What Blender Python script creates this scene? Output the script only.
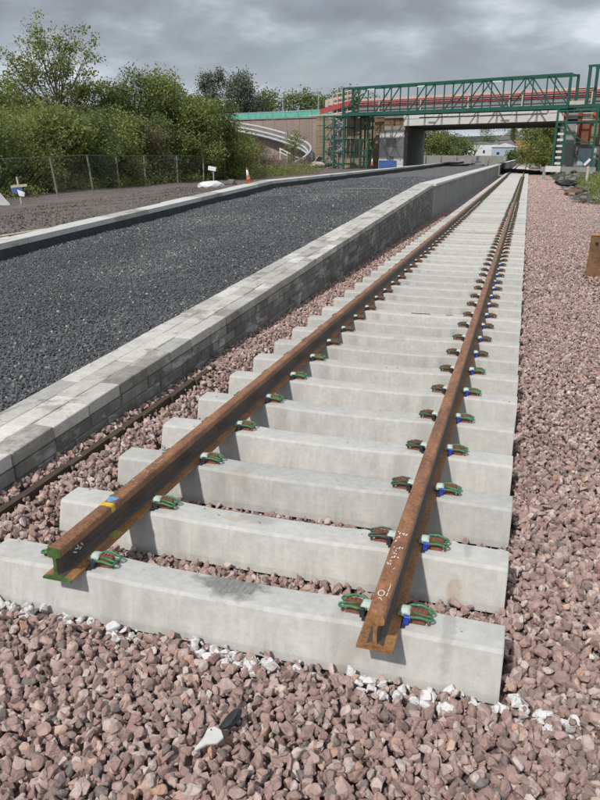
import bpy, math, random
import numpy as np
from mathutils import Vector, Matrix, Euler, noise
from math import radians, sin, cos, pi

# ------------------------------------------------------------------ scene, camera, sky, sun
for o in list(bpy.data.objects): bpy.data.objects.remove(o)
S = bpy.context.scene
COL = S.collection
random.seed(7); RNG = np.random.default_rng(7)

F_PX, PITCH, YAW, ROLL = 722.6, 0.3276, 0.290, 0.0066
cd = bpy.data.cameras.new('camera'); cam = bpy.data.objects.new('camera', cd); COL.objects.link(cam); S.camera = cam
cd.sensor_fit = 'HORIZONTAL'; cd.sensor_width = 36; cd.lens = F_PX / 600 * 36; cd.clip_start = .05; cd.clip_end = 5000
fw = Vector((-sin(YAW)*cos(PITCH), cos(YAW)*cos(PITCH), -sin(PITCH)))
rt = Vector((cos(YAW), sin(YAW), 0)); up = rt.cross(fw)
rt, up = cos(ROLL)*rt + sin(ROLL)*up, -sin(ROLL)*rt + cos(ROLL)*up
m = Matrix((rt, up, -fw)).transposed().to_4x4(); m.translation = (1.1511, -2.6698, 2.1038); cam.matrix_world = m

SUN = Vector((-.27, -.92, 1)).normalized()          # direction towards the sun
ELEV = math.asin(SUN.z); AZ = math.atan2(SUN.x, SUN.y)
W = bpy.data.worlds.new('World'); S.world = W; W.use_nodes = True
nt = W.node_tree; nt.nodes.clear(); N = nt.nodes.new; L = nt.links.new
out = N('ShaderNodeOutputWorld'); sky = N('ShaderNodeTexSky'); sky.sky_type = 'NISHITA'; sky.sun_disc = False
sky.sun_elevation = ELEV; sky.sun_rotation = AZ; sky.air_density = 1.2; sky.dust_density = 2
bg1 = N('ShaderNodeBackground'); bg1.inputs[1].default_value = .07; L(sky.outputs[0], bg1.inputs[0])
tc = N('ShaderNodeTexCoord'); sx = N('ShaderNodeSeparateXYZ'); L(tc.outputs['Generated'], sx.inputs[0])
def vmath(op, a, b=None):
    n = N('ShaderNodeMath'); n.operation = op
    for i, v in enumerate((a, b)):
        if v is None: continue
        if isinstance(v, (int, float)): n.inputs[i].default_value = v
        else: L(v, n.inputs[i])
    return n.outputs[0]
zc = vmath('ADD', vmath('MAXIMUM', sx.outputs[2], 0.0), .30)
cx = N('ShaderNodeCombineXYZ'); L(vmath('DIVIDE', sx.outputs[0], zc), cx.inputs[0]); L(vmath('DIVIDE', sx.outputs[1], zc), cx.inputs[1])
def wnoise(scale, detail, rough, off, dist=0.0):
    mp = N('ShaderNodeMapping'); mp.inputs['Location'].default_value = off; mp.inputs['Scale'].default_value = (1, 1, 1)
    L(cx.outputs[0], mp.inputs[0]); n = N('ShaderNodeTexNoise'); n.inputs['Scale'].default_value = scale
    n.inputs['Detail'].default_value = detail; n.inputs['Roughness'].default_value = rough; n.inputs['Distortion'].default_value = dist
    L(mp.outputs[0], n.inputs[0]); return n.outputs[0]
def wramp(src, stops):
    r = N('ShaderNodeValToRGB'); e = r.color_ramp.elements
    while len(e) < len(stops): e.new(.5)
    for i, (p, c) in enumerate(stops): e[i].position = p; e[i].color = (*c, 1)
    L(src, r.inputs[0]); return r.outputs[0]
big = wnoise(2.1, 10, .53, (3.4, 1.9, 0), .1)
cl = wramp(big, [(.34, (.56, .60, .64)), (.41, (.38, .415, .455)), (.475, (.255, .285, .32)), (.56, (.18, .20, .23)), (.66, (.145, .162, .19))])
gapn = wnoise(.55, 5, .5, (8.2, 4.4, 0))
# brighter band low towards the horizon
hz = wramp(sx.outputs[2], [(.0, (.60, .66, .72)), (.05, (.46, .51, .56)), (.16, (.30, .33, .37)), (.45, (.50, .54, .58))])
mixc = N('ShaderNodeMix'); mixc.data_type = 'RGBA'; L(vmath('MULTIPLY', wramp(sx.outputs[2], [(0, (.9, .9, .9)), (.15, (.35, .35, .35)), (.5, (.9, .9, .9))]), .6), mixc.inputs[0])
L(cl, mixc.inputs[6]); L(hz, mixc.inputs[7])
bg2 = N('ShaderNodeBackground'); bg2.inputs[1].default_value = 1.06; L(mixc.outputs[2], bg2.inputs[0])
ms = N('ShaderNodeMixShader'); L(wramp(gapn, [(.33, (.25, .25, .25)), (.43, (1, 1, 1))]), ms.inputs[0])
L(bg1.outputs[0], ms.inputs[1]); L(bg2.outputs[0], ms.inputs[2]); L(ms.outputs[0], out.inputs[0])

sd = bpy.data.lights.new('sun', 'SUN'); sun = bpy.data.objects.new('sun', sd); COL.objects.link(sun)
sd.energy = 2.45; sd.angle = radians(1.6); sd.color = (1, .95, .88)
sun.rotation_euler = SUN.to_track_quat('Z', 'Y').to_euler()
S.view_settings.view_transform = 'Standard'; S.view_settings.look = 'None'; S.view_settings.gamma = 1; S.view_settings.exposure = 0.42
S.render.engine = 'CYCLES'

# ------------------------------------------------------------------ materials
class NT:
    def __init__(s, name):
        s.m = bpy.data.materials.new(name); s.m.use_nodes = True; s.t = s.m.node_tree
        s.b = s.t.nodes['Principled BSDF']; s.c = None
    def n(s, typ, **k):
        x = s.t.nodes.new(typ)
        for a, v in k.items(): setattr(x, a, v)
        return x
    def l(s, a, b): s.t.links.new(a, b)
    def coord(s, kind='Object', scale=(1, 1, 1), loc=(0, 0, 0)):
        c = s.n('ShaderNodeTexCoord')
        if kind == 'World':
            g = s.n('ShaderNodeNewGeometry'); src = g.outputs['Position']
        else: src = c.outputs[kind]
        mp = s.n('ShaderNodeMapping'); mp.inputs['Scale'].default_value = scale; mp.inputs['Location'].default_value = loc
        s.l(src, mp.inputs[0]); return mp.outputs[0]
    def noise(s, co, scale, detail=4, rough=.55, dist=0):
        x = s.n('ShaderNodeTexNoise'); x.inputs['Scale'].default_value = scale; x.inputs['Detail'].default_value = detail
        x.inputs['Roughness'].default_value = rough; x.inputs['Distortion'].default_value = dist; s.l(co, x.inputs[0]); return x.outputs[0]
    def vor(s, co, scale, out='Distance', feature='F1'):
        x = s.n('ShaderNodeTexVoronoi', feature=feature); x.inputs['Scale'].default_value = scale; s.l(co, x.inputs[0]); return x.outputs[out]
    def ramp(s, f, stops, interp='LINEAR'):
        r = s.n('ShaderNodeValToRGB'); r.color_ramp.interpolation = interp; e = r.color_ramp.elements
        while len(e) < len(stops): e.new(.5)
        for i, (p, c) in enumerate(stops):
            if isinstance(c, (int, float)): c = (c, c, c)
            e[i].position = p; e[i].color = (*c, 1)
        s.l(f, r.inputs[0]); return r.outputs[0]
    def mix(s, f, a, b, blend='MIX'):
        x = s.n('ShaderNodeMix', data_type='RGBA', blend_type=blend)
        for i, v in ((0, f), (6, a), (7, b)):
            if isinstance(v, (int, float)): x.inputs[i].default_value = v if i == 0 else (v, v, v, 1)
            elif isinstance(v, tuple): x.inputs[i].default_value = (*v, 1)
            else: s.l(v, x.inputs[i])
        return x.outputs[2]
    def math(s, op, a, b=0.0):
        x = s.n('ShaderNodeMath', operation=op)
        for i, v in enumerate((a, b)):
            if isinstance(v, (int, float)): x.inputs[i].default_value = v
            else: s.l(v, x.inputs[i])
        return x.outputs[0]
    def rand(s): return s.n('ShaderNodeObjectInfo').outputs['Random']
    def bump(s, h, strength=.4, dist=.01):
        b = s.n('ShaderNodeBump'); b.inputs['Strength'].default_value = strength; b.inputs['Distance'].default_value = dist
        s.l(h, b.inputs['Height']); s.l(b.outputs[0], s.b.inputs['Normal'])
    def fin(s, col, rough=.8, metal=0):
        if isinstance(col, tuple): s.b.inputs['Base Color'].default_value = (*col, 1)
        else: s.l(col, s.b.inputs['Base Color'])
        if isinstance(rough, (int, float)): s.b.inputs['Roughness'].default_value = rough
        else: s.l(rough, s.b.inputs['Roughness'])
        s.b.inputs['Metallic'].default_value = metal; return s.m

def paint(name, col, rough=.5, var=.25, scale=8, metal=0, bump=.15):
    a = NT(name); co = a.coord('Object'); n = a.noise(co, scale, 5, .6)
    dark = tuple(c*(1-var) for c in col); lite = tuple(min(1, c*(1+var*.5)) for c in col)
    a.bump(a.noise(co, scale*8, 3), bump, .004)
    return a.fin(a.ramp(n, [(.3, dark), (.7, lite)]), rough, metal)

def mat_sleeper(name, stains=()):
    a = NT(name); co = a.coord('Object'); 
    n1 = a.noise(co, 3.2, 5, .6); n2 = a.noise(co, 26, 5, .65)
    base = a.ramp(n1, [(.28, (.41, .41, .39)), (.5, (.49, .487, .465)), (.72, (.555, .55, .52))])
    base = a.mix(.35, base, a.ramp(n2, [(.3, (.34, .34, .325)), (.7, (.60, .595, .57))]))
    # vertical run marks on the sloping faces
    st = a.noise(a.coord('Object', (1, .6, .05)), 22, 4, .6)
    geo = a.n('ShaderNodeNewGeometry'); sep = a.n('ShaderNodeSeparateXYZ'); a.l(geo.outputs['Normal'], sep.inputs[0])
    side = a.ramp(a.math('ABSOLUTE', sep.outputs[1]), [(.5, 0), (.8, 1)])
    stm = a.math('MULTIPLY', a.ramp(st, [(.5, 0), (.66, 1)]), side)
    base = a.mix(a.math('MULTIPLY', stm, .38), base, (.62, .61, .57))
    st2 = a.noise(a.coord('Object', (1, .6, .05), (4, 0, 0)), 9, 4, .6)
    base = a.mix(a.math('MULTIPLY', a.math('MULTIPLY', a.ramp(st2, [(.5, 0), (.7, 1)]), side), .4), base, (.30, .295, .28))
    # pores
    v = a.noise(co, 120, 2, .5)
    base = a.mix(a.math('MULTIPLY', a.ramp(v, [(.66, 0), (.72, 1)]), .35), base, (.2, .2, .19))
    # occasional brown spots
    sp = a.noise(a.coord('World'), 2.3, 3, .6)
    base = a.mix(a.math('MULTIPLY', a.ramp(sp, [(.66, 0), (.74, 1)]), .35), base, (.34, .27, .19))
    # each casting slightly lighter or darker
    base = a.mix(1.0, base, a.ramp(a.rand(), [(0, .88), (1, 1.08)]), 'MULTIPLY')
    for (x, y, rx, ry, col, amt) in stains:
        c2 = a.n('ShaderNodeTexCoord'); mp = a.n('ShaderNodeMapping'); mp.inputs['Location'].default_value = (-x/rx, -y/ry, 0); mp.inputs['Scale'].default_value = (1/rx, 1/ry, .0)
        a.l(c2.outputs['Object'], mp.inputs[0])
        ln = a.n('ShaderNodeVectorMath', operation='LENGTH'); a.l(mp.outputs[0], ln.inputs[0])
        d = a.math('ADD', ln.outputs['Value'], a.math('MULTIPLY', a.math('SUBTRACT', a.noise(co, 14, 4, .6), .5), 1.6))
        dn = a.noise(a.coord('Object', (1, .3, 1)), 60, 3, .7)
        k = a.math('MULTIPLY', a.ramp(d, [(.55, 1), (1.0, 0)]), a.ramp(dn, [(.3, amt), (.7, amt*.6)]))
        base = a.mix(k, base, col)
    hh = a.math('ADD', a.math('MULTIPLY', n2, .6), a.math('MULTIPLY', a.noise(co, 150, 3), .4))
    a.bump(hh, .35, .004)
    return a.fin(base, .88)

def mat_rust(name, c1, c2, c3, rough=.72, sc=14, bump=.5):
    a = NT(name); co = a.coord('World', (1, .35, 1)); co2 = a.coord('World')
    n = a.noise(co, sc, 6, .65); n2 = a.noise(co2, sc*5, 4, .6)
    col = a.ramp(n, [(.3, c1), (.5, c2), (.72, c3)])
    col = a.mix(.35, col, a.ramp(n2, [(.35, tuple(x*.5 for x in c1)), (.65, c3)]))
    a.bump(a.math('ADD', n2, n), bump, .003)
    return a.fin(col, rough, .0)

def mat_stone(name, stops, rough=.85, white=(.78, .78, .78), attr=True):
    a = NT(name); at = a.n('ShaderNodeAttribute', attribute_name='tone', attribute_type='INSTANCER')
    co = a.coord('Object')
    col = a.ramp(at.outputs['Fac'], stops)
    n = a.noise(co, 1.6, 5, .7); 
    col = a.mix(1.0, col, a.ramp(n, [(.3, .72), (.7, 1.25)]), 'MULTIPLY')
    sp = a.noise(co, 9, 2, .5); col = a.mix(a.math('MULTIPLY', a.ramp(sp, [(.6, 0), (.7, 1)]), .25), col, (.5, .42, .40))
    pt = a.n('ShaderNodeAttribute', attribute_name='painted', attribute_type='INSTANCER')
    pn = a.noise(co, 1.1, 3, .6)
    k = a.math('MULTIPLY', pt.outputs['Fac'], a.ramp(pn, [(.36, .0), (.44, 1)]))
    col = a.mix(k, col, white)
    a.bump(a.noise(co, 5, 5, .7), .5, .06)
    return a.fin(col, rough)

def mat_ground(name, stops, scale, extra=None, bump=.8, bdist=.02, rough=.95):
    a = NT(name); co = a.coord('World')
    v = a.vor(co, scale, 'Color'); s = a.n('ShaderNodeSeparateColor'); a.l(v, s.inputs[0])
    col = a.ramp(s.outputs[0], stops)
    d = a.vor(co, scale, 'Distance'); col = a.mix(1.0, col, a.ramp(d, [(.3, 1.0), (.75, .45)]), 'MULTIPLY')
    big = a.noise(co, .6, 5, .6); col = a.mix(1.0, col, a.ramp(big, [(.3, .8), (.7, 1.15)]), 'MULTIPLY')
    if extra:
        e = a.noise(a.coord('World', loc=(5, 9, 0)), extra[1], 5, .65)
        col = a.mix(a.ramp(e, [(extra[2], 0), (extra[2]+.08, extra[3])]), col, extra[0])
    a.bump(a.math('MULTIPLY', d, -1.0), bump, bdist)
    return a.fin(col, rough)

def mat_leaf(name, c1, c2, c3):
    a = NT(name); co = a.coord('World'); big = a.noise(co, .9, 4, .6)
    at = a.n('ShaderNodeAttribute', attribute_name='tone'); 
    f = a.math('ADD', a.math('MULTIPLY', big, .5), a.math('MULTIPLY', at.outputs['Fac'], .5))
    col = a.ramp(f, [(.28, c1), (.5, c2), (.75, c3)])
    a.fin(col, .7)
    tr = a.n('ShaderNodeBsdfTranslucent'); a.l(col, tr.inputs[0]); mx = a.n('ShaderNodeMixShader'); mx.inputs[0].default_value = .38
    o = a.t.nodes['Material Output']; a.l(a.b.outputs[0], mx.inputs[1]); a.l(tr.outputs[0], mx.inputs[2]); a.l(mx.outputs[0], o.inputs[0])
    return a.m

def mat_wall(name, c_lo, c_hi, scale=1.5, streak=.4, streakcol=(.1, .09, .07), objrand=0.0, rough=.9, bump=.3, blot=None):
    a = NT(name); co = a.coord('World'); n = a.noise(co, scale, 6, .65)
    col = a.ramp(n, [(.3, c_lo), (.7, c_hi)])
    n2 = a.noise(co, scale*9, 5, .7); col = a.mix(.3, col, a.ramp(n2, [(.3, tuple(x*.6 for x in c_lo)), (.7, tuple(min(1, x*1.15) for x in c_hi))]))
    st = a.noise(a.coord('World', (1, 1, .08)), scale*2.2, 5, .65)
    col = a.mix(a.math('MULTIPLY', a.ramp(st, [(.5, 0), (.68, 1)]), streak), col, streakcol)
    if blot:
        bn = a.noise(a.coord('World', (1, .6, 1.3), (7, 3, 1)), 3.4, 7, .68, .4)
        col = a.mix(a.ramp(bn, [(.54, 0), (.60, .8)]), col, blot)
    if objrand: col = a.mix(1.0, col, a.ramp(a.rand(), [(0, 1-objrand), (1, 1+objrand*.5)]), 'MULTIPLY')
    a.bump(n2, bump, .01)
    return a.fin(col, rough)

M = {}
M['sleeper'] = mat_sleeper('sleeper concrete')
M['sleeper0'] = mat_sleeper('stained sleeper concrete', [(0.03, .03, .20, .11, (.15, .15, .148), 1.0), (1.02, .0, .035, .16, (.30, .29, .27), .6), (.55, -.06, .03, .1, (.3, .29, .27), .35)])
M['sleeper1'] = mat_sleeper('scuffed sleeper concrete', [(-.08, .03, .12, .07, (.26, .255, .25), .6), (-.22, .0, .07, .04, (.42, .33, .2), .5), (1.0, -.13, .045, .02, (.33, .22, .13), .5), (1.05, .04, .025, .1, (.32, .3, .27), .6)])
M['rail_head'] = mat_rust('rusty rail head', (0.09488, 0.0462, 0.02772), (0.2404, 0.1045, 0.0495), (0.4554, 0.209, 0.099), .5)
M['rail_web'] = mat_rust('rusty rail web with painted shade', (0.0495, 0.0462, 0.0484), (0.0715, 0.0594, 0.055), (0.132, 0.0825, 0.0572), .5)  # web colour darkened and cooled to paint in its shade and sky reflection
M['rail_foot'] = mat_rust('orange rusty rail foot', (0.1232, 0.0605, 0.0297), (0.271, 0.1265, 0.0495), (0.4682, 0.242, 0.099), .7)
M['rust_iron'] = mat_rust('red rusted casting', (.10, .04, .028), (.19, .07, .042), (.27, .11, .065), .85, 40)
M['rust_post'] = mat_rust('weathered rusty post', (.10, .05, .028), (.18, .095, .048), (.27, .15, .075), .85, 9)
M['rust_edge'] = mat_rust('fresh orange rust', (.42, .19, .04), (.55, .27, .06), (.62, .34, .1), .8, 20)
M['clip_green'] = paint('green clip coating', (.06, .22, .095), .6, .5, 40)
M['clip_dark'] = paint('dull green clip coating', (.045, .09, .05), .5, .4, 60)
M['end_green'] = paint('green rail end paint', (.075, .15, .04), .55, .6, 25)
M['nylon_white'] = paint('pale nylon', (.50, .60, .54), .4, .12, 60)
M['nylon_blue'] = paint('blue nylon', (.03, .06, .42), .4, .25, 60)
M['pad'] = paint('dark rubber pad', (.03, .035, .05), .7, .3, 40)
M['yellow'] = paint('yellow paint mark', (.68, .44, .04), .6, .3, 40)
M['blue_paint'] = paint('blue paint mark', (.16, .32, .56), .6, .3, 40)
M['olive'] = paint('faded yellow paint', (.32, .28, .06), .7, .3, 40)
M['chalk'] = paint('chalk', (.72, .68, .64), .9, .2, 60)
M['stone_red'] = mat_stone('pink grey ballast stone', [(0, (0.204, 0.1895, 0.1809)), (.08, (0.3129, 0.2233, 0.201)), (.30, (0.3877, 0.2572, 0.2278)), (.55, (0.4558, 0.3181, 0.2842)), (.80, (0.5306, 0.406, 0.3754)), (.92, (0.6394, 0.5414, 0.5027)), (.975, (0.5714, 0.3518, 0.2547)), (1, (0.7347, 0.6903, 0.6435))])
M['stone_black'] = mat_stone('blue black crushed stone', [(0, (0.06039, 0.06588, 0.07225)), (.4, (0.1141, 0.1226, 0.129)), (.8, (0.1677, 0.1792, 0.187)), (.95, (0.2415, 0.2503, 0.2516)), (1, (0.4831, 0.4743, 0.4515))], .8)
M['ballast'] = mat_ground('far ballast', [(0, (.19, .15, .145)), (.35, (.35, .27, .25)), (.8, (.46, .37, .35)), (1, (.60, .55, .52))], 15, bump=.5)
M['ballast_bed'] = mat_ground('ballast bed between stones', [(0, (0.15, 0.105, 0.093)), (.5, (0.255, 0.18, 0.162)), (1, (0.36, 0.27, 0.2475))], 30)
M['infill'] = mat_ground('platform infill', [(0, (0.06926, 0.07271, 0.0804)), (.5, (0.1431, 0.1497, 0.1569)), (.9, (0.2077, 0.2138, 0.2171)), (1, (0.4618, 0.4277, 0.4021))], 30, bdist=.015)
M['dirt'] = mat_ground('trackside dirt', [(0, (.10, .085, .08)), (.5, (.16, .135, .125)), (.92, (.20, .17, .16)), (1, (.42, .39, .37))], 14, ((.19, .13, .11), .5, .48, .6))
M['grassland'] = mat_ground('rough grass ground', [(0, (.05, .075, .025)), (.6, (.09, .12, .04)), (1, (.15, .15, .07))], 6, ((.15, .13, .09), .15, .5, .7))
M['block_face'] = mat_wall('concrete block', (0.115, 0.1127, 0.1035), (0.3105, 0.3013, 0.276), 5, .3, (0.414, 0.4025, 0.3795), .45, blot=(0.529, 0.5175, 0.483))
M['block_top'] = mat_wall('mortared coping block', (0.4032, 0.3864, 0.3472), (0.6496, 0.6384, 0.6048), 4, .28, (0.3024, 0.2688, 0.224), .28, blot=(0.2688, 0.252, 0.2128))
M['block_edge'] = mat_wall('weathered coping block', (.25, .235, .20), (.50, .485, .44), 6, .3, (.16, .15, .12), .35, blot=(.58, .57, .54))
M['mortar'] = mat_wall('mortar', (.20, .19, .17), (.34, .33, .30), 7, .1)
M['panel'] = mat_wall('precast panel', (.25, .25, .24), (.34, .34, .325), 1.2, .35, (.17, .16, .14), .12)
M['coping'] = mat_wall('white coping slab', (.50, .50, .48), (.64, .64, .62), 2.5, .2, (.36, .33, .28), .12)
M['membrane'] = mat_wall('black tanking', (0.0304, 0.0323, 0.0342), (0.0646, 0.0684, 0.0722), 3, .15, (0.19, 0.19, 0.19))
M['old_timber'] = mat_wall('dark old timber', (.045, .032, .024), (.10, .07, .05), 6, .2)
M['pale_timber'] = mat_wall('pale timber', (.42, .36, .27), (.58, .52, .42), 5, .2, (.2, .16, .1))
M['steel_grey'] = paint('galvanised steel', (.34, .35, .36), .45, .3, 5)
M['truss_green'] = paint('dark green bridge paint', (.014, .092, .066), .45, .25, 1.5)
M['mesh_green'] = paint('bright green debris netting', (.13, .44, .35), .7, .25, 2)
M['beam_white'] = mat_wall('pale precast beam', (.56, .56, .54), (.68, .68, .66), .5, .12, (.4, .38, .34))
M['conc_mid'] = mat_wall('abutment concrete', (.24, .24, .235), (.31, .31, .30), .5, .25)
M['stone_buff'] = mat_wall('old buff stonework', (.20, .16, .10), (.34, .27, .18), .5, .5, (.09, .085, .07), .15)
M['stone_brown'] = mat_wall('broken brown stonework', (.10, .055, .03), (.30, .19, .10), .9, .4, (.06, .04, .03), .2)
M['wall_pink'] = mat_wall('pinkish brown retaining wall', (.25, .19, .165), (.33, .265, .235), .6, .25, (.18, .14, .12), .08)
M['red_barrier'] = paint('red plastic barrier', (0.3772, 0.0615, 0.0697), .5, .3, 2)
M['pale_board'] = mat_wall('pale scaffold boards', (.46, .37, .31), (.60, .51, .43), 2, .2)
M['road_grey'] = mat_wall('grey parapet', (.14, .15, .16), (.24, .25, .26), 1.2, .3)
M['white_plastic'] = paint('white plastic', (.74, .74, .76), .5, .15, 6)
M['blue_tarp'] = paint('blue sheet', (.06, .13, .38), .6, .35, 2)
M['orange'] = paint('orange plastic', (.55, .13, .05), .5, .15, 6)
M['brick_red'] = mat_wall('dark red brickwork', (.16, .05, .035), (.27, .10, .07), 1.5, .3)
M['bark'] = mat_wall('bark', (.07, .055, .04), (.15, .12, .09), 4, .3)
M['leaf_dark'] = mat_leaf('dark leaves', (0.06901, 0.09802, 0.03582), (0.1466, 0.1979, 0.06089), (0.2696, 0.311, 0.1074))
M['leaf_mid'] = mat_leaf('mid green leaves', (0.0992, 0.1282, 0.04298), (0.2264, 0.2733, 0.08059), (0.4097, 0.4147, 0.1433))
M['leaf_yellow'] = mat_leaf('yellow green leaves', (0.1002, 0.1334, 0.03485), (0.2003, 0.2417, 0.06337), (0.3642, 0.3668, 0.103))
M['leaf_grey'] = mat_leaf('grey green leaves', (0.09048, 0.116, 0.08265), (0.1508, 0.1812, 0.1309), (0.2337, 0.2682, 0.1928))
M['leaf_brown'] = mat_leaf('brownish foliage', (0.08892, 0.08073, 0.04368), (0.1778, 0.1615, 0.078), (0.2519, 0.2691, 0.1248))
M['leaf_pink'] = mat_leaf('faded pink willowherb', (.16, .09, .07), (.26, .15, .13), (.30, .22, .17))
M['black'] = paint('black rubber and gap shade', (.012, .012, .013), .55, .3, 10)
M['black_gloss'] = paint('black glossy shard', (.02, .026, .03), .25, .5, 40, bump=.8)
M['cream'] = mat_wall('cream render', (.42, .36, .26), (.55, .48, .36), .3, .15)
M['ochre'] = mat_wall('orange render', (.42, .20, .07), (.50, .27, .10), .3, .15)
M['clad_blue'] = mat_wall('pale blue cladding', (.34, .42, .50), (.40, .48, .56), .3, .1)
M['clad_white'] = mat_wall('white cladding', (.6, .62, .64), (.7, .72, .74), .3, .1)
M['roof_grey'] = mat_wall('grey roof', (.16, .165, .18), (.25, .255, .27), .3, .2)
M['glass'] = paint('dark window glass', (.03, .04, .05), .15, .2, 3)
M['conc_light'] = mat_wall('light concrete block', (0.575, 0.575, 0.5625), (0.75, 0.75, 0.7375), .8, .3, (0.375, 0.3625, 0.3375), .15)
M['earth'] = mat_ground('dark earth heap', [(0, (.05, .045, .04)), (.5, (.10, .09, .08)), (.9, (.16, .145, .135)), (1, (.3, .28, .26))], 9, ((.06, .09, .03), .35, .5, .8))
M['post_grey'] = paint('weathered grey post', (.25, .25, .24), .7, .3, 6)
M['rail_silver'] = paint('silver handrail', (.46, .48, .50), .45, .2, 3)
M['wire'] = paint('dull wire', (.16, .17, .17), .6, .2, 5)
M['hill'] = mat_ground('distant wooded hill', [(0, (.05, .075, .055)), (.6, (.09, .12, .085)), (1, (.15, .17, .12))], .07, bump=.2)
M['rock_grey'] = mat_wall('grey rubble', (.13, .12, .115), (.26, .24, .23), 3, .3, objrand=.3)

# ------------------------------------------------------------------ mesh helpers
class MB:
    def __init__(s): s.v = []; s.f = []; s.mi = []
    def add(s, vs, fs, mi=0):
        n = len(s.v); s.v += [tuple(v) for v in vs]; s.f += [tuple(i+n for i in f) for f in fs]; s.mi += [mi]*len(fs); return s
    def box(s, c, d, rz=0, mi=0, rx=0, ry=0):
        R = Euler((rx, ry, rz)).to_matrix(); c = Vector(c)
        p = [c + R @ Vector((x*d[0]/2, y*d[1]/2, z*d[2]/2)) for x in (-1, 1) for y in (-1, 1) for z in (-1, 1)]
        return s.add(p, [(0, 1, 3, 2), (4, 6, 7, 5), (0, 4, 5, 1), (2, 3, 7, 6), (0, 2, 6, 4), (1, 5, 7, 3)], mi)
    def hexa(s, p, mi=0):   # 4 bottom ccw, 4 top ccw
        return s.add(p, [(3, 2, 1, 0), (4, 5, 6, 7), (0, 1, 5, 4), (1, 2, 6, 5), (2, 3, 7, 6), (3, 0, 4, 7)], mi)
    def bar(s, a, b, w, h, mi=0):
        a, b = Vector(a), Vector(b); d = (b-a).normalized(); u = Vector((0, 0, 1))
        if abs(d.z) > .95: u = Vector((0, 1, 0))
        x = d.cross(u).normalized()*w/2; y = x.cross(d).normalized()*h/2
        return s.hexa([a-x-y, a+x-y, b+x-y, b-x-y, a-x+y, a+x+y, b+x+y, b-x+y], mi)
    def tube(s, path, r, n=8, closed=False, mi=0):
        P = [Vector(p) for p in path]; k = len(P); rings = []
        rr = r if isinstance(r, (list, tuple)) else [r]*k
        prev = None
        for i in range(k):
            t = (P[min(i+1, k-1)]-P[max(i-1, 0)]).normalized()
            u = Vector((0, 0, 1)) if abs(t.z) < .9 else Vector((1, 0, 0))
            if prev is not None: u = prev
            x = (u - t*u.dot(t)).normalized(); prev = x; y = t.cross(x)
            rings.append([P[i] + (x*cos(2*pi*j/n)+y*sin(2*pi*j/n))*rr[i] for j in range(n)])
        vs = [v for R in rings for v in R]; fs = []
        for i in range(k-1):
            for j in range(n): fs.append((i*n+j, i*n+(j+1) % n, (i+1)*n+(j+1) % n, (i+1)*n+j))
        fs.append(tuple(range(n-1, -1, -1))); fs.append(tuple((k-1)*n+j for j in range(n)))
        return s.add(vs, fs, mi)
    def loft(s, secs, mi=0):
        n = len(secs[0]); vs = [v for q in secs for v in q]; fs = []
        for i in range(len(secs)-1):
            for j in range(n): fs.append((i*n+j, (i+1)*n+j, (i+1)*n+(j+1) % n, i*n+(j+1) % n))
        fs.append(tuple(range(n))); fs.append(tuple((len(secs)-1)*n+j for j in range(n-1, -1, -1)))
        return s.add(vs, fs, mi)
    def mesh(s, name, mats, loc=(0, 0, 0), smooth=False, bevel=0):
        me = bpy.data.meshes.new(name); l = Vector(loc)
        me.from_pydata([Vector(v)-l for v in s.v], [], s.f)
        if not isinstance(mats, (list, tuple)): mats = [mats]
        for m_ in mats: me.materials.append(m_)
        if len(mats) > 1: me.polygons.foreach_set('material_index', s.mi)
        import bmesh
        bm = bmesh.new(); bm.from_mesh(me); bmesh.ops.recalc_face_normals(bm, faces=bm.faces)
        if bevel: bmesh.ops.bevel(bm, geom=[e for e in bm.edges if len(e.link_faces) == 2 and e.calc_face_angle() > .5], offset=bevel, segments=1, affect='EDGES')
        bm.to_mesh(me); bm.free()
        if smooth: me.polygons.foreach_set('use_smooth', [True]*len(me.polygons))
        return me
    def build(s, name, mats, parent=None, smooth=False, bevel=0):
        """vertices in world space; the object's origin goes to its parent's"""
        loc = parent.location if parent is not None else (0, 0, 0)
        if parent is not None and parent.parent is not None: loc = Vector(parent.location) + parent.parent.location
        o = bpy.data.objects.new(name, s.mesh(name, mats, loc, smooth, bevel)); COL.objects.link(o); o.parent = parent
        return o

def tag(o, label, cat, group=None, kind=None):
    if label: o['label'] = label
    if cat: o['category'] = cat
    if group: o['group'] = group
    if kind: o['kind'] = kind
    return o
def thing(name, label, cat, loc, group=None, rz=0):
    o = bpy.data.objects.new(name, None); o.empty_display_size = .1; COL.objects.link(o); o.location = loc; o.rotation_euler = (0, 0, rz)
    return tag(o, label, cat, group)
def local(mb, name, mats, parent, smooth=False, bevel=0):    # vertices already in the parent's space
    o = bpy.data.objects.new(name, mb.mesh(name, mats, (0, 0, 0), smooth, bevel)); COL.objects.link(o); o.parent = parent; return o
def solo(mb, name, mats, label, cat, loc, group=None, smooth=False, bevel=0):
    o = bpy.data.objects.new(name, mb.mesh(name, mats, loc, smooth, bevel)); COL.objects.link(o); o.location = loc
    return tag(o, label, cat, group)
def structure(mb, name, mats):
    o = mb.build(name, mats); o['kind'] = 'structure'; return o
def grid_sheet(x0, x1, y0, y1, nx, ny, zf):
    mb = MB(); vs = [(x0+(x1-x0)*i/nx, y0+(y1-y0)*j/ny, 0) for j in range(ny+1) for i in range(nx+1)]
    vs = [(x, y, zf(x, y)) for x, y, _ in vs]
    fs = [(j*(nx+1)+i, j*(nx+1)+i+1, (j+1)*(nx+1)+i+1, (j+1)*(nx+1)+i) for j in range(ny) for i in range(nx)]
    return mb.add(vs, fs)

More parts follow.
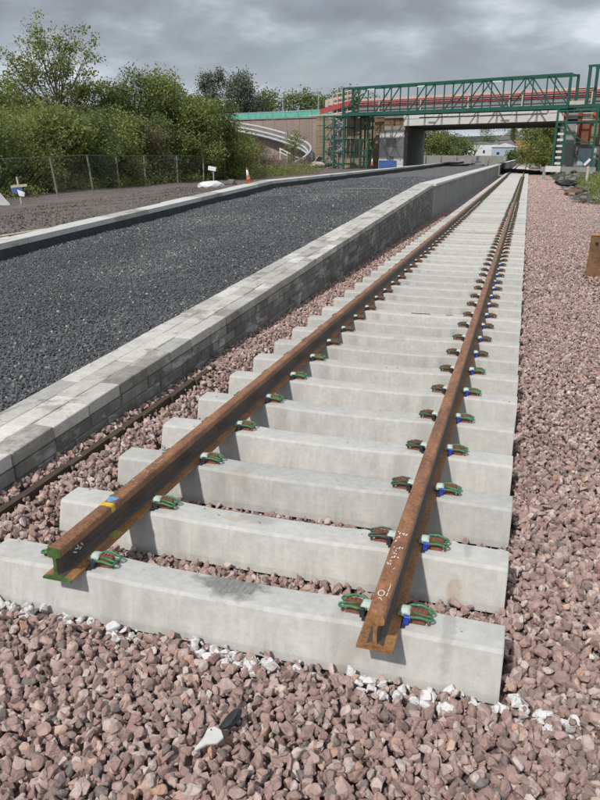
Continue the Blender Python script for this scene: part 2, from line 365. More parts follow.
# ------------------------------------------------------------------ levels of the place
XW = -1.75                       # track face of the near platform wall
XF = -7.25                       # platform face of the far wall
def zramp(y): return min(.305 + .0415*y, 1.225)
def zbal(x, y):
    z = -.01
    if y > 3: z += min((y-3)*.008, .05)
    if x < -1.1: z += min((-1.1-x)*.4, .13) * (1 if y < 4 else max(.55, 1-(y-4)*.1))
    if x > 1.3: z += .012*sin(x*3+y*1.7)+.008*sin(y*4.1)
    return z
def SY(k): return 0.0 if k == 0 else .639 + (k-1)*.644

# ground sheets
structure(grid_sheet(-700, 700, -60, 1500, 2, 2, lambda x, y: -.35), 'ground', M['grassland'])
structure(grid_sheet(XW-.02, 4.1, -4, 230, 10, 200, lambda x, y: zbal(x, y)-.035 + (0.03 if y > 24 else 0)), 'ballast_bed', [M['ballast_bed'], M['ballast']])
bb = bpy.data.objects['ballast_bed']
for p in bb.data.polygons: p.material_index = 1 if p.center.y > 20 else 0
def zdirt(x, y):
    z = .62 + max(0, min((y-16)*.02, .25)) - max(0, min((-x-8.5)*.05, .45))
    return z + .03*sin(x*1.3+y*.7) + .02*sin(x*3.1-y*1.9)
structure(grid_sheet(-60, XF-.4, -4, 230, 60, 100, lambda x, y: zdirt(x, y) if x > -25 else zdirt(-25, y)+.02*(-25-x)), 'dirt_path', M['dirt'])
def zin(x, y):
    t = max(0, (XW-.54-x)/((XW-.54)-XF)); return zramp(y) - .045 - .19*t**1.3 + .02*noise.noise(Vector((x*1.5, y*1.5, 0))) + .01*sin(x*2.3+y*1.1)
structure(grid_sheet(XF+.01, XW-.53, -4, 78, 10, 120, lambda x, y: zin(x, y)-.02), 'platform_surface', M['infill'])

# ------------------------------------------------------------------ sleepers
def sleeper_mesh(end_shift=0.0, detail=True):
    mb = MB(); secs = []
    def sec(x, h, wt, b, drop=0):
        c = .014
        return [(x, -b, -.02), (x, b, -.02), (x, b-.004, .02), (x, wt, h-c*1.2), (x, wt-c, h-.002), (x, wt*.4, h), (x, -wt*.4, h), (x, -wt+c, h-.002), (x, -wt, h-c*1.2), (x, -b+.004, .02)]
    prof = [(-1.25, .206, .0955, .142), (-1.246, .2085, .0965, .1425), (-1.0, .211, .097, .1425), (-.86, .215, .098, .1425), (-.60, .214, .098, .1425), (-.50, .209, .0975, .1425), (-.38, .203, .095, .141), (-.12, .201, .094, .139)]
    prof = prof + [(-a, b, c, d) for a, b, c, d in reversed(prof)]
    for x, h, w, b in prof: secs.append(sec(x, h, w, b))
    return mb.loft(secs)
sleeper_me = sleeper_mesh().mesh('sleeper_body', M['sleeper'])
sleeper_me0 = sleeper_mesh().mesh('sleeper_body_stained', M['sleeper0'])
sleeper_me1 = sleeper_mesh().mesh('sleeper_body_scuffed', M['sleeper1'])

def arc(cx_, cy_, r, a0, a1, n): return [(cx_+r*cos(a0+(a1-a0)*i/n), cy_+r*sin(a0+(a1-a0)*i/n)) for i in range(n+1)]
ZR = .215                         # rail seat level
# clip profile: u = outwards from rail foot edge, v = along the rail
def clip_mesh(s, mat):
    pts = [(.028, .010)] + [(.085, .011)] + arc(.098, .0265, .0155, -pi/2, pi/2, 5) + [(.06, .046), (.018, .047), (-.004, .036), (-.012, .012)]
    pts = pts + [(u, -v) for u, v in reversed(pts)]
    z = lambda u: ZR + .026 + .018*math.exp(-((u-.045)/.045)**2)
    P = [(s*u, v, z(u)) for u, v in pts]
    return MB().tube(P, .0062, 7)
def shoulder_mesh(s):
    mb = MB()
    mb.hexa([(s*.0, -.036, ZR-.004), (s*.088, -.030, ZR-.004), (s*.088, .030, ZR-.004), (s*.0, .036, ZR-.004), (s*.012, -.028, ZR+.028), (s*.08, -.02, ZR+.02), (s*.08, .02, ZR+.02), (s*.012, .028, ZR+.028)])
    mb.box((s*.055, 0, ZR+.036), (.075, .022, .03)); mb.box((s*.100, -.026, ZR+.012), (.012, .012, .02)); mb.box((s*.100, .026, ZR+.012), (.012, .012, .02))
    for i in range(4): mb.box((s*(.03+.018*i), 0, ZR+.052), (.006, .02, .008))
    return mb
def insul_mesh(s):
    mb = MB(); secs = []
    for v, h in ((-.028, .006), (-.024, .014), (-.01, .019), (.01, .019), (.024, .014), (.028, .006)):
        secs.append([(s*-.032, v, ZR+.022), (s*.018, v, ZR+.022), (s*.02, v, ZR+.030+h*.6), (s*.008, v, ZR+.034+h), (s*-.022, v, ZR+.032+h), (s*-.034, v, ZR+.028+h*.4)])
    return mb.loft(secs)
def post_mesh(s):
    mb = MB(); mb.box((s*.006, -.043, ZR+.014), (.022, .028, .03)); mb.box((s*.012, -.048, ZR+.034), (.028, .02, .018)); mb.box((s*.004, -.02, ZR+.012), (.014, .024, .024)); return mb
def pad_mesh(): return MB().box((0, 0, ZR+.003), (.185, .15, .008))
PARTS = {}
for s in (1, -1):
    PARTS['clip', s] = clip_mesh(s, None).mesh('rail_clip', M['clip_green'], smooth=True)
    PARTS['clipd', s] = clip_mesh(s, None).mesh('rail_clip', M['clip_dark'], smooth=True)
    PARTS['shoulder', s] = shoulder_mesh(s).mesh('cast_shoulder', M['rust_iron'], bevel=.002)
    PARTS['insul', s] = insul_mesh(s).mesh('toe_insulator', M['nylon_white'], smooth=False, bevel=.0015)
    PARTS['post', s] = post_mesh(s).mesh('side_insulator', M['nylon_blue'], bevel=.002)
    PARTS['postd', s] = post_mesh(s).mesh('side_insulator', M['pad'], bevel=.002)
PARTS['pad'] = pad_mesh().mesh('rail_pad', M['pad'])
RX = (-.7565, .7500)              # rail centre lines
NS = 236
ORD = 'nearest second third fourth fifth sixth seventh eighth ninth tenth eleventh twelfth thirteenth fourteenth fifteenth sixteenth seventeenth eighteenth nineteenth twentieth'.split()
TENS = {2: ('twentieth', 'twenty'), 3: ('thirtieth', 'thirty'), 4: ('fortieth', 'forty')}
def ordn(k):     # k counted from 0
    n = k+1
    if n <= 20: return ORD[k]
    return TENS[n//10][0] if n % 10 == 0 else TENS[n//10][1] + '-' + ('first' if n % 10 == 1 else ORD[n % 10 - 1])
def slabel(k):
    if k == 0: return 'nearest pale concrete sleeper, with a dark scuffed patch midway, both rails ending on it'
    if k == 1: return 'second concrete sleeper from the near end, under the yellow paint mark on the left rail'
    if k == 2: return 'third concrete sleeper from the near end, with faint bluish chalk scribbles at its left end'
    if k < 47: return f'{ordn(k)} concrete sleeper counted from the near end of the track'
    return 'far pale concrete sleeper without visible clips where the track narrows beside the white platform panels'
far_fast = MB()
far_fast.box((0, 0, ZR+.022), (.11, .075, .034)).box((0, .0, ZR+.045), (.05, .05, .014))
far_fast = far_fast.mesh('rail_fastening', M['clip_dark'])
for k in range(NS):
    sl = thing('concrete_sleeper', slabel(k), 'railway sleeper', (random.uniform(-.004, .004) if k > 0 else 0, SY(k)+(random.uniform(-.008, .008) if k > 3 else 0), 0), 'concrete sleepers under the rails')
    if k > 1: sl.location.x = random.uniform(-.008, .008); sl.location.z = random.uniform(-.006, .006); 
    body = bpy.data.objects.new('body', sleeper_me0 if k == 0 else sleeper_me1 if k == 1 else sleeper_me); COL.objects.link(body); body.parent = sl
    if k > 1 and k % 2: body.scale = (-1, 1, 1)
    if 46 < k < 112:
        for rx in RX:
            for s in (1, -1):
                o = bpy.data.objects.new('rail_fastening', far_fast); COL.objects.link(o); o.parent = sl; o.location = (rx+s*.12, 0, 0)
    if k > 46: continue
    for ri, rx in enumerate(RX):
        for s in (1, -1):
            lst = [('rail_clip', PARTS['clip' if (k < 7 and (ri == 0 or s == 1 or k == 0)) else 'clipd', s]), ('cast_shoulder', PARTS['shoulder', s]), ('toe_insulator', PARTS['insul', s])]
            lst.append(('side_insulator', PARTS['post' if (ri == 1 and s == 1 and k < 18) else 'postd', s]))
            sh = None
            for nm, me in lst:
                o = bpy.data.objects.new(nm, me); COL.objects.link(o); o.parent = body if False else sl
                o.location = (rx + s*.088, random.uniform(-.004, .004), 0); o.rotation_euler = (0, 0, random.uniform(-.05, .05))
        if k < 24:
            o = bpy.data.objects.new('rail_pad', PARTS['pad']); COL.objects.link(o); o.parent = sl; o.location = (rx, 0, 0)

# ------------------------------------------------------------------ rails
def rail_parts(xc, y0, label, green_end):
    r = thing('rail', label, 'rail', (xc, y0, ZR+.007), 'rusty running rails')
    z0 = ZR+.007
    # half profile (x, z) from foot centre round to head
    half = [(0, 0), (.075, 0), (.075, .010), (.068, .0125), (.035, .019), (.014, .030), (.0085, .050), (.008, .085), (.0085, .112), (.013, .121), (.0345, .127), (.0365, .133), (.0362, .158), (.033, .166), (.024, .1705), (0, .172)]
    ys = [y0, y0+.02] + [y0+.02 + (220)*((i/70)**2) for i in range(1, 71)]
    def strip(i0, i1, name, mat):
        mb = MB(); secs = []
        hs = half[i0:i1+1]
        for y in ys:
            secs.append([(xc+x, y, z0+z) for x, z in hs])
        secs2 = [[(xc-x, y, z0+z) for x, z in hs] for y in ys]
        n = len(hs)
        for sc, flip in ((secs, 0), (secs2, 1)):
            vs = [v for q in sc for v in q]; fs = []
            for i in range(len(ys)-1):
                for j in range(n-1):
                    f = (i*n+j, (i+1)*n+j, (i+1)*n+j+1, i*n+j+1); fs.append(f)
            mb.add(vs, fs)
        me = mb.mesh(name, mat, r.location); 
        import bmesh
        bm = bmesh.new(); bm.from_mesh(me)
        bmesh.ops.remove_doubles(bm, verts=bm.verts, dist=1e-5); bmesh.ops.recalc_face_normals(bm, faces=bm.faces)
        bm.to_mesh(me); bm.free()
        o = bpy.data.objects.new(name, me); COL.objects.link(o); o.parent = r
        return o
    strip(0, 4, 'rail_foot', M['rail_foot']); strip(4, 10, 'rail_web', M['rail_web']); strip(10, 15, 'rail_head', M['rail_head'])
    # end face (sawn)
    prof = [(x, z) for x, z in half] + [(-x, z) for x, z in reversed(half[1:-1])]
    mb = MB()
    ds = [(p[0]*.985, p[1]*.99+.0008) for p in prof]
    mb.loft([[(xc+x, y0-.0035, z0+z) for x, z in ds], [(xc+x, y0+.01, z0+z) for x, z in ds]])
    mb.build('rail_end', M['end_green'] if green_end else M['rail_foot'], r)
    return r
def flat_mark(parent, pts, w, z, mat, name, h=.0012):
    mb = MB()
    for a, b in zip(pts[:-1], pts[1:]): mb.bar((a[0], a[1], z), (b[0], b[1], z), w, h)
    return mb.build(name, mat, parent)
ral = rail_parts(RX[0], -.205, 'left rusty rail, its end face painted green, with yellow and blue paint on its head', True)
rar = rail_parts(RX[1], -.262, 'right rusty rail with bare brown end face and white chalk marks on its head', False)
zh = ZR+.007+.172
# paint and chalk marks
mb = MB(); mb.hexa([(RX[0]-.034, .235, zh-.004), (RX[0]+.0372, .235, zh-.006), (RX[0]+.0372, .272, zh-.006), (RX[0]-.034, .272, zh-.004), (RX[0]-.03, .238, zh+.0012), (RX[0]+.032, .235, zh+.0008), (RX[0]+.032, .270, zh+.0008), (RX[0]-.03, .27, zh+.0012)])
mb.box((RX[0]+.0372, .254, zh-.022), (.0016, .036, .034)); mb.build('yellow_mark', M['yellow'], ral)
mb = MB(); P = []
for i in range(14):
    a = 2*pi*i/14; r_ = 1+.18*sin(3*a)
    P.append((RX[0]-.002+.029*cos(a)*r_*.95, .312+.030*sin(a)*r_, zh+.0009))
mb.add(P+[(p[0], p[1], zh-.003) for p in P], [tuple(range(14))] + [(i, (i+1) % 14, 14+(i+1) % 14, 14+i) for i in range(14)]); mb.build('blue_mark', M['blue_paint'], ral)
mb = MB(); mb.hexa([(RX[0]+.03, .20, ZR+.0262), (RX[0]+.07, .20, ZR+.0185), (RX[0]+.07, .27, ZR+.0185), (RX[0]+.03, .27, ZR+.0262), (RX[0]+.03, .21, ZR+.0285), (RX[0]+.066, .21, ZR+.0212), (RX[0]+.066, .262, ZR+.0212), (RX[0]+.03, .262, ZR+.0285)]); mb.build('faded_yellow_mark', M['olive'], ral)
mb = MB()
for a, b in (((-.02, .095), (.03, .075)), ((.0, .105), (.02, .07)), ((.03, .1), (.045, .08)), ((-.035, .085), (-.01, .07))):
    mb.bar((RX[0]+.0098, a[0]-.04, ZR+a[1]), (RX[0]+.0098, b[0]-.04, ZR+b[1]), .003, .007)
mb.build('chalk_mark', M['chalk'], ral)
x = RX[1]
el = [(x-.006+.013*cos(a), -.115+.021*sin(a)) for a in [2*pi*i/10 for i in range(11)]]
flat_mark(rar, el, .004, zh+.0006, M['chalk'], 'chalk_mark')
flat_mark(rar, [(x+.018, -.13), (x+.02, -.105)], .004, zh+.0004, M['chalk'], 'chalk_mark')
flat_mark(rar, [(x+.019, -.095), (x+.022, -.05), (x+.018, -.04)], .003, zh+.0004, M['chalk'], 'chalk_mark')
flat_mark(rar, [(x-.012, -.155), (x-.002, -.15), (x+.004, -.165)], .003, zh+.0006, M['chalk'], 'chalk_mark')
for i in range(26):
    y = random.uniform(.05, .42); xx = x+random.uniform(-.022, .022)
    flat_mark(rar, [(xx, y), (xx+random.uniform(-.006, .006), y+random.uniform(.006, .02))], random.uniform(.003, .007), zh+.0002, M['chalk'], 'chalk_fleck')
for i in range(16):
    y = random.uniform(.45, .85); xx = RX[0]+random.uniform(-.022, .022)
    flat_mark(ral, [(xx, y), (xx+random.uniform(-.006, .006), y+random.uniform(.006, .02))], random.uniform(.003, .006), zh+.0002, M['pale_timber'], 'scratch_fleck')

# ------------------------------------------------------------------ loose stones (geometry-node instances)
def hull_stone(seed, n=13, flat=(1, .8, .62)):
    import bmesh
    r = random.Random(seed); bm = bmesh.new()
    for i in range(n):
        v = Vector((r.gauss(0, 1), r.gauss(0, 1), r.gauss(0, 1))).normalized()*r.uniform(.8, 1.05)
        bm.verts.new((v.x*flat[0]*.5, v.y*flat[1]*.5, v.z*flat[2]*.5))
    res = bmesh.ops.convex_hull(bm, input=bm.verts)
    bmesh.ops.delete(bm, geom=[g for g in res['geom_interior'] if isinstance(g, bmesh.types.BMVert)], context='VERTS')
    bmesh.ops.dissolve_limit(bm, angle_limit=.22, verts=bm.verts, edges=bm.edges)
    bmesh.ops.bevel(bm, geom=list(bm.edges), offset=.022, segments=1, affect='EDGES')
    bmesh.ops.triangulate(bm, faces=bm.faces)
    me = bpy.data.meshes.new('stone'); bm.to_mesh(me); bm.free(); return me
def scatter(name, pts, scl, tone, painted, mat, seed):
    coll = bpy.data.collections.new(name+'_shapes')
    for i in range(14):
        r = random.Random(seed*100+i)
        me = hull_stone(seed*50+i, r.choice((10, 12, 14, 17)), (1, r.uniform(.62, .95), r.uniform(.45, .8))); me.materials.append(mat)
        coll.objects.link(bpy.data.objects.new(name+'_shape', me))
    n = len(pts); me = bpy.data.meshes.new(name); me.vertices.add(n); me.vertices.foreach_set('co', np.asarray(pts, dtype=np.float32).ravel())
    def at(nm, typ, arr, key='value'):
        a = me.attributes.new(nm, typ, 'POINT'); a.data.foreach_set(key, np.asarray(arr).ravel())
    at('rot', 'FLOAT_VECTOR', RNG.uniform(0, 2*pi, (n, 3)).astype(np.float32), 'vector')
    sc = np.repeat(np.asarray(scl)[:, None], 3, 1)*RNG.uniform(.85, 1.15, (n, 3))
    at('scl', 'FLOAT_VECTOR', sc.astype(np.float32), 'vector')
    at('tone', 'FLOAT', np.asarray(tone, dtype=np.float32)); at('painted', 'FLOAT', np.asarray(painted, dtype=np.float32))
    at('pick', 'INT', RNG.integers(0, 14, n).astype(np.int32))
    me.materials.append(mat)
    o = bpy.data.objects.new(name, me); COL.objects.link(o)
    g = bpy.data.node_groups.new(name+'_nodes', 'GeometryNodeTree')
    g.interface.new_socket('Geometry', in_out='INPUT', socket_type='NodeSocketGeometry'); g.interface.new_socket('Geometry', in_out='OUTPUT', socket_type='NodeSocketGeometry')
    gi = g.nodes.new('NodeGroupInput'); go = g.nodes.new('NodeGroupOutput'); ip = g.nodes.new('GeometryNodeInstanceOnPoints'); ci = g.nodes.new('GeometryNodeCollectionInfo')
    ci.inputs['Collection'].default_value = coll; ci.inputs['Separate Children'].default_value = True; ci.inputs['Reset Children'].default_value = True
    def na(nm, t):
        x_ = g.nodes.new('GeometryNodeInputNamedAttribute'); x_.data_type = t; x_.inputs['Name'].default_value = nm; return x_.outputs[0]
    g.links.new(gi.outputs[0], ip.inputs['Points']); g.links.new(ci.outputs[0], ip.inputs['Instance']); ip.inputs['Pick Instance'].default_value = True
    g.links.new(na('pick', 'INT'), ip.inputs['Instance Index']); g.links.new(na('rot', 'FLOAT_VECTOR'), ip.inputs['Rotation']); g.links.new(na('scl', 'FLOAT_VECTOR'), ip.inputs['Scale'])
    g.links.new(ip.outputs[0], go.inputs[0])
    md = o.modifiers.new('stones', 'NODES'); md.node_group = g
    return o
def jitter(x0, x1, y0, y1, sp):
    nx = max(1, int((x1-x0)/sp)); ny = max(1, int((y1-y0)/sp))
    X, Y = np.meshgrid(x0+(np.arange(nx)+.5)*sp, y0+(np.arange(ny)+.5)*sp)
    X = X.ravel()+RNG.uniform(-.5, .5, X.size)*sp; Y = Y.ravel()+RNG.uniform(-.5, .5, Y.size)*sp
    return X, Y
pts = []; scl = []; tn = []; pt = []
def add_stones(X, Y, smin, smax, zj, lift=0.0):
    for x_, y_ in zip(X, Y):
        s_ = RNG.uniform(smin, smax) * (1.0 if RNG.random() < .85 else 1.25)
        k = 0 if y_ < .3 else int(round((y_-.639)/.644))+1
        hit = False
        for kk in (k-1, k, k+1):
            if kk < 0 or kk >= NS: continue
            if abs(x_) < 1.25 + s_*.42 and abs(y_-SY(kk)) < .143 + s_*.36: hit = True
        if hit: continue
        if x_ < XW + s_*.4: continue
        z_ = zbal(x_, y_) + lift + RNG.uniform(-zj, zj)
        if abs(x_) < 1.2 and y_ > 0: z_ -= .012
        if -1.66 < x_ < -1.50 and y_ < 3.2 and RNG.random() < (.96 if -1.61 < x_ < -1.53 else .6): continue
        pts.append((x_, y_, z_)); scl.append(s_); tn.append(RNG.random())
        # sprayed white line along the end of the track
        w = 0
        dl = y_ + .20 + .03*sin(x_*9) + (max(0, x_-.75)*-.05)
        if -1.2 < x_ < 1.7 and abs(dl) < .045 and RNG.random() < (.82 if x_ < 1.0 else .45)*(.2+.8*(sin(x_*5.1+1)+sin(x_*11)>-.3)): w = 1
        if x_ > .7 and abs(dl) < .06 and RNG.random() < .25: w = 1
        if -1.06 < x_ < -.85 and .2 < y_ < .47 and RNG.random() < .65: w = 1
        pt.append(w)
add_stones(*jitter(-1.75, 2.6, -1.7, 2.2, .035), .048, .078, .013)
add_stones(*jitter(-1.75, 2.6, -1.7, 2.2, .060), .042, .074, .010, .024)
add_stones(*jitter(-1.75, 2.6, -1.7, 2.2, .042), .014, .030, .012, .012)
add_stones(*jitter(1.26, 3.3, 2.2, 9, .037), .040, .062, .014)
add_stones(*jitter(1.26, 3.3, 2.2, 9, .08), .034, .055, .012, .018)
add_stones(*jitter(-1.75, 1.25, 2.2, 9, .037), .040, .062, .014)
add_stones(*jitter(1.26, 3.3, 9, 26, .052), .045, .066, .014)
add_stones(*jitter(-1.75, -1.26, 9, 26, .048), .045, .066, .014)
add_stones(*jitter(1.26, 4.3, 26, 44, .085), .055, .085, .012)
add_stones(*jitter(1.26, 4.0, 44, 88, .15), .09, .14, .012)
for i in range(70):
    k_ = int(RNG.integers(0, 9)); pts.append((RNG.uniform(-1.2, 1.2), SY(k_)+RNG.uniform(-.08, .09), .213)); scl.append(RNG.uniform(.006, .016)); tn.append(RNG.random()); pt.append(0)
bs = scatter('ballast_stones', pts, scl, tn, pt, M['stone_red'], 1)
bs['kind'] = 'stuff'; bs['label'] = 'loose pinkish grey crushed ballast stones around the track'; bs['category'] = 'ballast'
print('ballast', len(pts))
pts = []; scl = []; tn = []; pt = []
for (a, b, c, d, sp, s0, s1) in ((-4.6, XW-.55, .2, 6.5, .032, .026, .046), (XF+.02, -4.6, 2.5, 9, .036, .026, .046), (-4.6, XW-.55, 6.5, 13, .044, .034, .052), (XF+.02, -4.6, 9, 19, .052, .038, .058), (-4.6, XW-.55, 13, 20, .056, .038, .058), (XF+.02, XW-.55, 19.5, 34, .10, .04, .065)):
    X, Y = jitter(a, b, c, d, sp)
    for x_, y_ in zip(X, Y):
        pts.append((x_, y_, zin(x_, y_)-.008+RNG.uniform(-.008, .01))); scl.append(RNG.uniform(s0, s1)); tn.append(max(0, min(.97, RNG.random()*.8+.28*(noise.noise(Vector((x_*.8, y_*.35, 0)))+.25))) if RNG.random() < .985 else 1.0); pt.append(0)
ps = scatter('platform_stones', pts, scl, tn, pt, M['stone_black'], 2)
ps['kind'] = 'stuff'; ps['label'] = 'dark blue grey crushed stone filling the platform between its walls'; ps['category'] = 'crushed stone'
print('infill', len(pts))
# pebbly dirt beyond the far wall
pts = []; scl = []; tn = []; pt = []
X, Y = jitter(-14.5, XF-.45, 6, 30, .16)
for x_, y_ in zip(X, Y):
    pts.append((x_, y_, zdirt(x_, y_))); scl.append(RNG.uniform(.04, .10)); tn.append(RNG.random()*.9); pt.append(0)
M['stone_dirt'] = mat_stone('dusty dirt stones', [(0, (.09, .08, .075)), (.5, (.15, .13, .12)), (.9, (.2, .175, .165)), (1, (.36, .34, .32))])
ds_ = scatter('dirt_stones', pts, scl, tn, pt, M['stone_dirt'], 3); ds_['kind'] = 'stuff'; ds_['label'] = 'small stones strewn over the dirt path by the fence'; ds_['category'] = 'stones'

# ------------------------------------------------------------------ near platform wall (blocks on a ramp, then precast panels)
pw = thing('platform_wall', 'near platform wall of grey blocks rising as a ramp, pale paved top, beside the left rail', 'wall', (XW, 0, 0))
SL = math.atan(.0415)
TH = .026
core = MB(); ys = [-4, 22.05]
core.hexa([(XW-.51, -4, -.3), (XW-.014, -4, -.3), (XW-.014, 22.05, -.3), (XW-.51, 22.05, -.3), (XW-.51, -4, zramp(-4)-.012), (XW-.014, -4, zramp(-4)-.012), (XW-.014, 22.05, zramp(22.05)-.012), (XW-.51, 22.05, zramp(22.05)-.012)])
core.build('mortar_core', M['mortar'], pw)
BL, BH, BW = .44, .10, .172
def block_me(L_, W_, H_, mats, seed):
    r = random.Random(seed); mb = MB(); j = lambda: r.uniform(-.003, .003)
    p = [(x_*W_/2+j(), y_*L_/2+j(), z_*H_/2+j()) for z_ in (-1, 1) for x_, y_ in ((-1, -1), (1, -1), (1, 1), (-1, 1))]
    mb.hexa(p); return mb.mesh('block', mats, bevel=.005)
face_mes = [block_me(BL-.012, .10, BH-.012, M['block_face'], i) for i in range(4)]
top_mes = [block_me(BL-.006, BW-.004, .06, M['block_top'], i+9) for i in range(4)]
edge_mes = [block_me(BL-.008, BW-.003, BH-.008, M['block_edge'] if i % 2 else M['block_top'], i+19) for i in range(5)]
nb = 0
stf_t = MB(); stf_f = MB()
def put_block(me, nm, x_, y_, z_):
    o = bpy.data.objects.new(nm, me); COL.objects.link(o); o.parent = pw; o.location = (x_-XW, y_, z_); o.rotation_euler = (SL, 0, random.uniform(-.006, .006)); return o
rows = [(XW-.086+.006, 0), (XW-.256, .22), (XW-.428, .08)]
for ri, (xr_, off) in enumerate(rows):
    y_ = (-1.2 if ri == 0 else .0) + off
    while y_ < 21.9:
        zz = zramp(y_)
        H_ = BH-.008 if ri == 0 else .06
        if y_ < 11.5:
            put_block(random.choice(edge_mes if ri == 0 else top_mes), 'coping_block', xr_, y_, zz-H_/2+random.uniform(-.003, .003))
        else: stf_t.box((xr_, y_, zz-H_/2+random.uniform(-.003, .003)), (BW-.004, BL-.008, H_), rx=SL)
        y_ += BL
for c_ in range(1, 14):
    y_ = -1.4 + (.22 if c_ % 2 else 0)
    while y_ < 21.9:
        zz = zramp(y_) - BH*c_ - BH/2
        if zz > -.05:
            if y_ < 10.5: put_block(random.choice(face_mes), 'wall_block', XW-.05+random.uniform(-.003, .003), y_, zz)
            else: stf_f.box((XW-.05+random.uniform(-.003, .003), y_, zz), (.10, BL-.01, BH-.01), rx=SL)
        y_ += BL
o = stf_t.build('far_coping_blocks', M['block_top'], pw); o['kind'] = 'stuff'
o = stf_f.build('far_wall_blocks', M['block_face'], pw); o['kind'] = 'stuff'
# precast part
pp = thing('platform_edge', 'level precast platform edge with white coping beyond the block ramp', 'platform wall', (XW, 22.1, 0))
def run(parent, y0, y1, x0, step):
    y_ = y0
    while y_ < y1-.1:
        e = min(y_+step, y1)
        MB().box((x0-.09, (y_+e)/2, .46), (.18, e-y_-.012, 1.40)).build('wall_panel', M['panel'], parent)
        MB().box((x0-.20, (y_+e)/2, 1.192), (.58, e-y_-.010, .075)).build('coping_slab', M['coping'], parent)
        y_ = e
run(pp, 22.1, 78, XW, 2.0)
pp2 = thing('platform_edge', 'farther platform edge section beyond the dark gap, running under the bridge', 'platform wall', (XW, 84, 0))
run(pp2, 84, 190, XW-.1, 8.0)
MB().box((XW-1.6, 81, .35), (1.6, 6.0, 1.3)).build('gap_shade_block', M['membrane'], pp2)  # black box whose colour supplies the shade inside the opening

# far platform wall
fwl = thing('platform_wall', 'far platform wall with white coping and black lined inner face, along the dirt path', 'wall', (XF, 0, 0))
def zf_top(y): return zramp(y) + .02
y_ = -2.0; i = 0
def xfar(y): return XF - (0 if y < 25 else (y-25)*.022)
while y_ < 150:
    st_ = 1.5 if y_ < 40 else 5; e = y_+st_; x_ = xfar(y_); x2 = xfar(e)
    w_ = .42+random.uniform(-.04, .05); 
    MB().hexa([(x_-w_, y_+.006, zf_top(y_)-.10), (x_, y_+.006, zf_top(y_)-.10), (x2, e-.006, zf_top(e)-.10), (x2-w_, e-.006, zf_top(e)-.10), (x_-w_, y_+.006, zf_top(y_)), (x_, y_+.006, zf_top(y_)), (x2, e-.006, zf_top(e)), (x2-w_, e-.006, zf_top(e))]).build('coping_slab', M['coping'] if i % 3 else M['block_top'], fwl)
    MB().hexa([(x_-.40, y_, -.3), (x_+.012, y_, -.3), (x2+.012, e, -.3), (x2-.40, e, -.3), (x_-.36, y_, zf_top(y_)-.102), (x_-.004, y_, zf_top(y_)-.102), (x2-.004, e, zf_top(e)-.102), (x2-.36, e, zf_top(e)-.102)]).build('lined_wall', M['membrane'], fwl)
    y_ = e; i += 1
# weathered plank outside the far wall at left
solo(MB().box((XF-.62, 7.2, .64), (.12, 5.5, .07), rz=.02), 'timber_plank', M['pale_timber'], 'weathered plank lying on the dirt just outside the far platform wall, at the left edge', 'plank', (XF-.62, 7.2, .6))
# buried old timber edging between wall and sleepers
mb = MB()
for i in range(9):
    a, b = -.9+i*.5, -.9+(i+1)*.5; mb.hexa([(-1.595, a, -.1), (-1.545, a, -.1), (-1.545-.004*i, b, -.1), (-1.595-.004*i, b, -.1), (-1.60, a, .150), (-1.55, a, .150), (-1.55-.004*i, b, .150), (-1.60-.004*i, b, .150)])
solo(mb, 'timber_edging', M['old_timber'], 'dark old timber strip half buried in the ballast between wall and sleepers', 'timber strip', (-1.57, 0, 0))
solo(MB().box((.25, 17.0, .205), (.9, .05, .025), rz=.01), 'timber_batten', M['pale_timber'], 'thin pale brown batten lying across the track between the rails in the middle distance', 'batten', (.5, 17.3, .2))
mb = MB().box((-.18, 20.6, 0), (.001, .001, .001))
solo(MB().box((-3.7, 20.4, zin(-3.7, 20.4)+.02), (1.4, .05, .02), rz=.42), 'pale_lath', M['panel'], 'thin pale lath lying on the dark platform stone before the bridge', 'lath', (-3.7, 20.4, 1.0))
for a, b, lb in (((-.09, 6.43), (.15, 6.44), 'longest black strip standing for a shaded sleeper gap between the rails'), ((.34, 6.45), (.43, 6.46), 'short black strip of gap shade beside the longest one, nearer the right rail'), ((.35, 7.10), (.43, 7.105), 'short black strip of gap shade on the next sleeper beyond the other two')):
    solo(MB().bar((*a, .197), (*b, .197), .022, .008), 'gap_shade_strip', M['black'], lb, 'shade strip', (a[0], a[1], .19))  # thin black bars standing for the shaded gaps between sleepers

# pale flat stone with a hole and black shard in the foreground
mb = MB(); outl = [(-.05, -.062), (-.015, -.03), (.022, -.02), (.040, .006), (.022, .034), (-.006, .044), (-.03, .03), (-.036, -.01), (-.054, -.05)]
Rz = Matrix.Rotation(.1, 3, 'Z') @ Matrix.Rotation(.25, 3, 'X')
vs = [Rz @ Vector((x_, y_, z_)) + Vector((.245, -.725, .058)) for z_ in (0, .014) for x_, y_ in outl]
n = len(outl); mb.add(vs, [tuple(range(n-1, -1, -1)), tuple(range(n, 2*n))] + [(i, (i+1) % n, n+(i+1) % n, n+i) for i in range(n)])
ws = thing('flat_stone', 'pale cream flat stone with a small dark hole in the near ballast', 'stone', (.245, -.725, .05))
mb.build('slab', M['cream'] if False else M['coping'], ws, bevel=.003)
MB().tube([Rz @ Vector((-.014, .026, .012)) + Vector((.245, -.725, .058)), Rz @ Vector((-.014, .026, .0155)) + Vector((.245, -.725, .058))], .003, 8).build('hole', M['black'], ws)


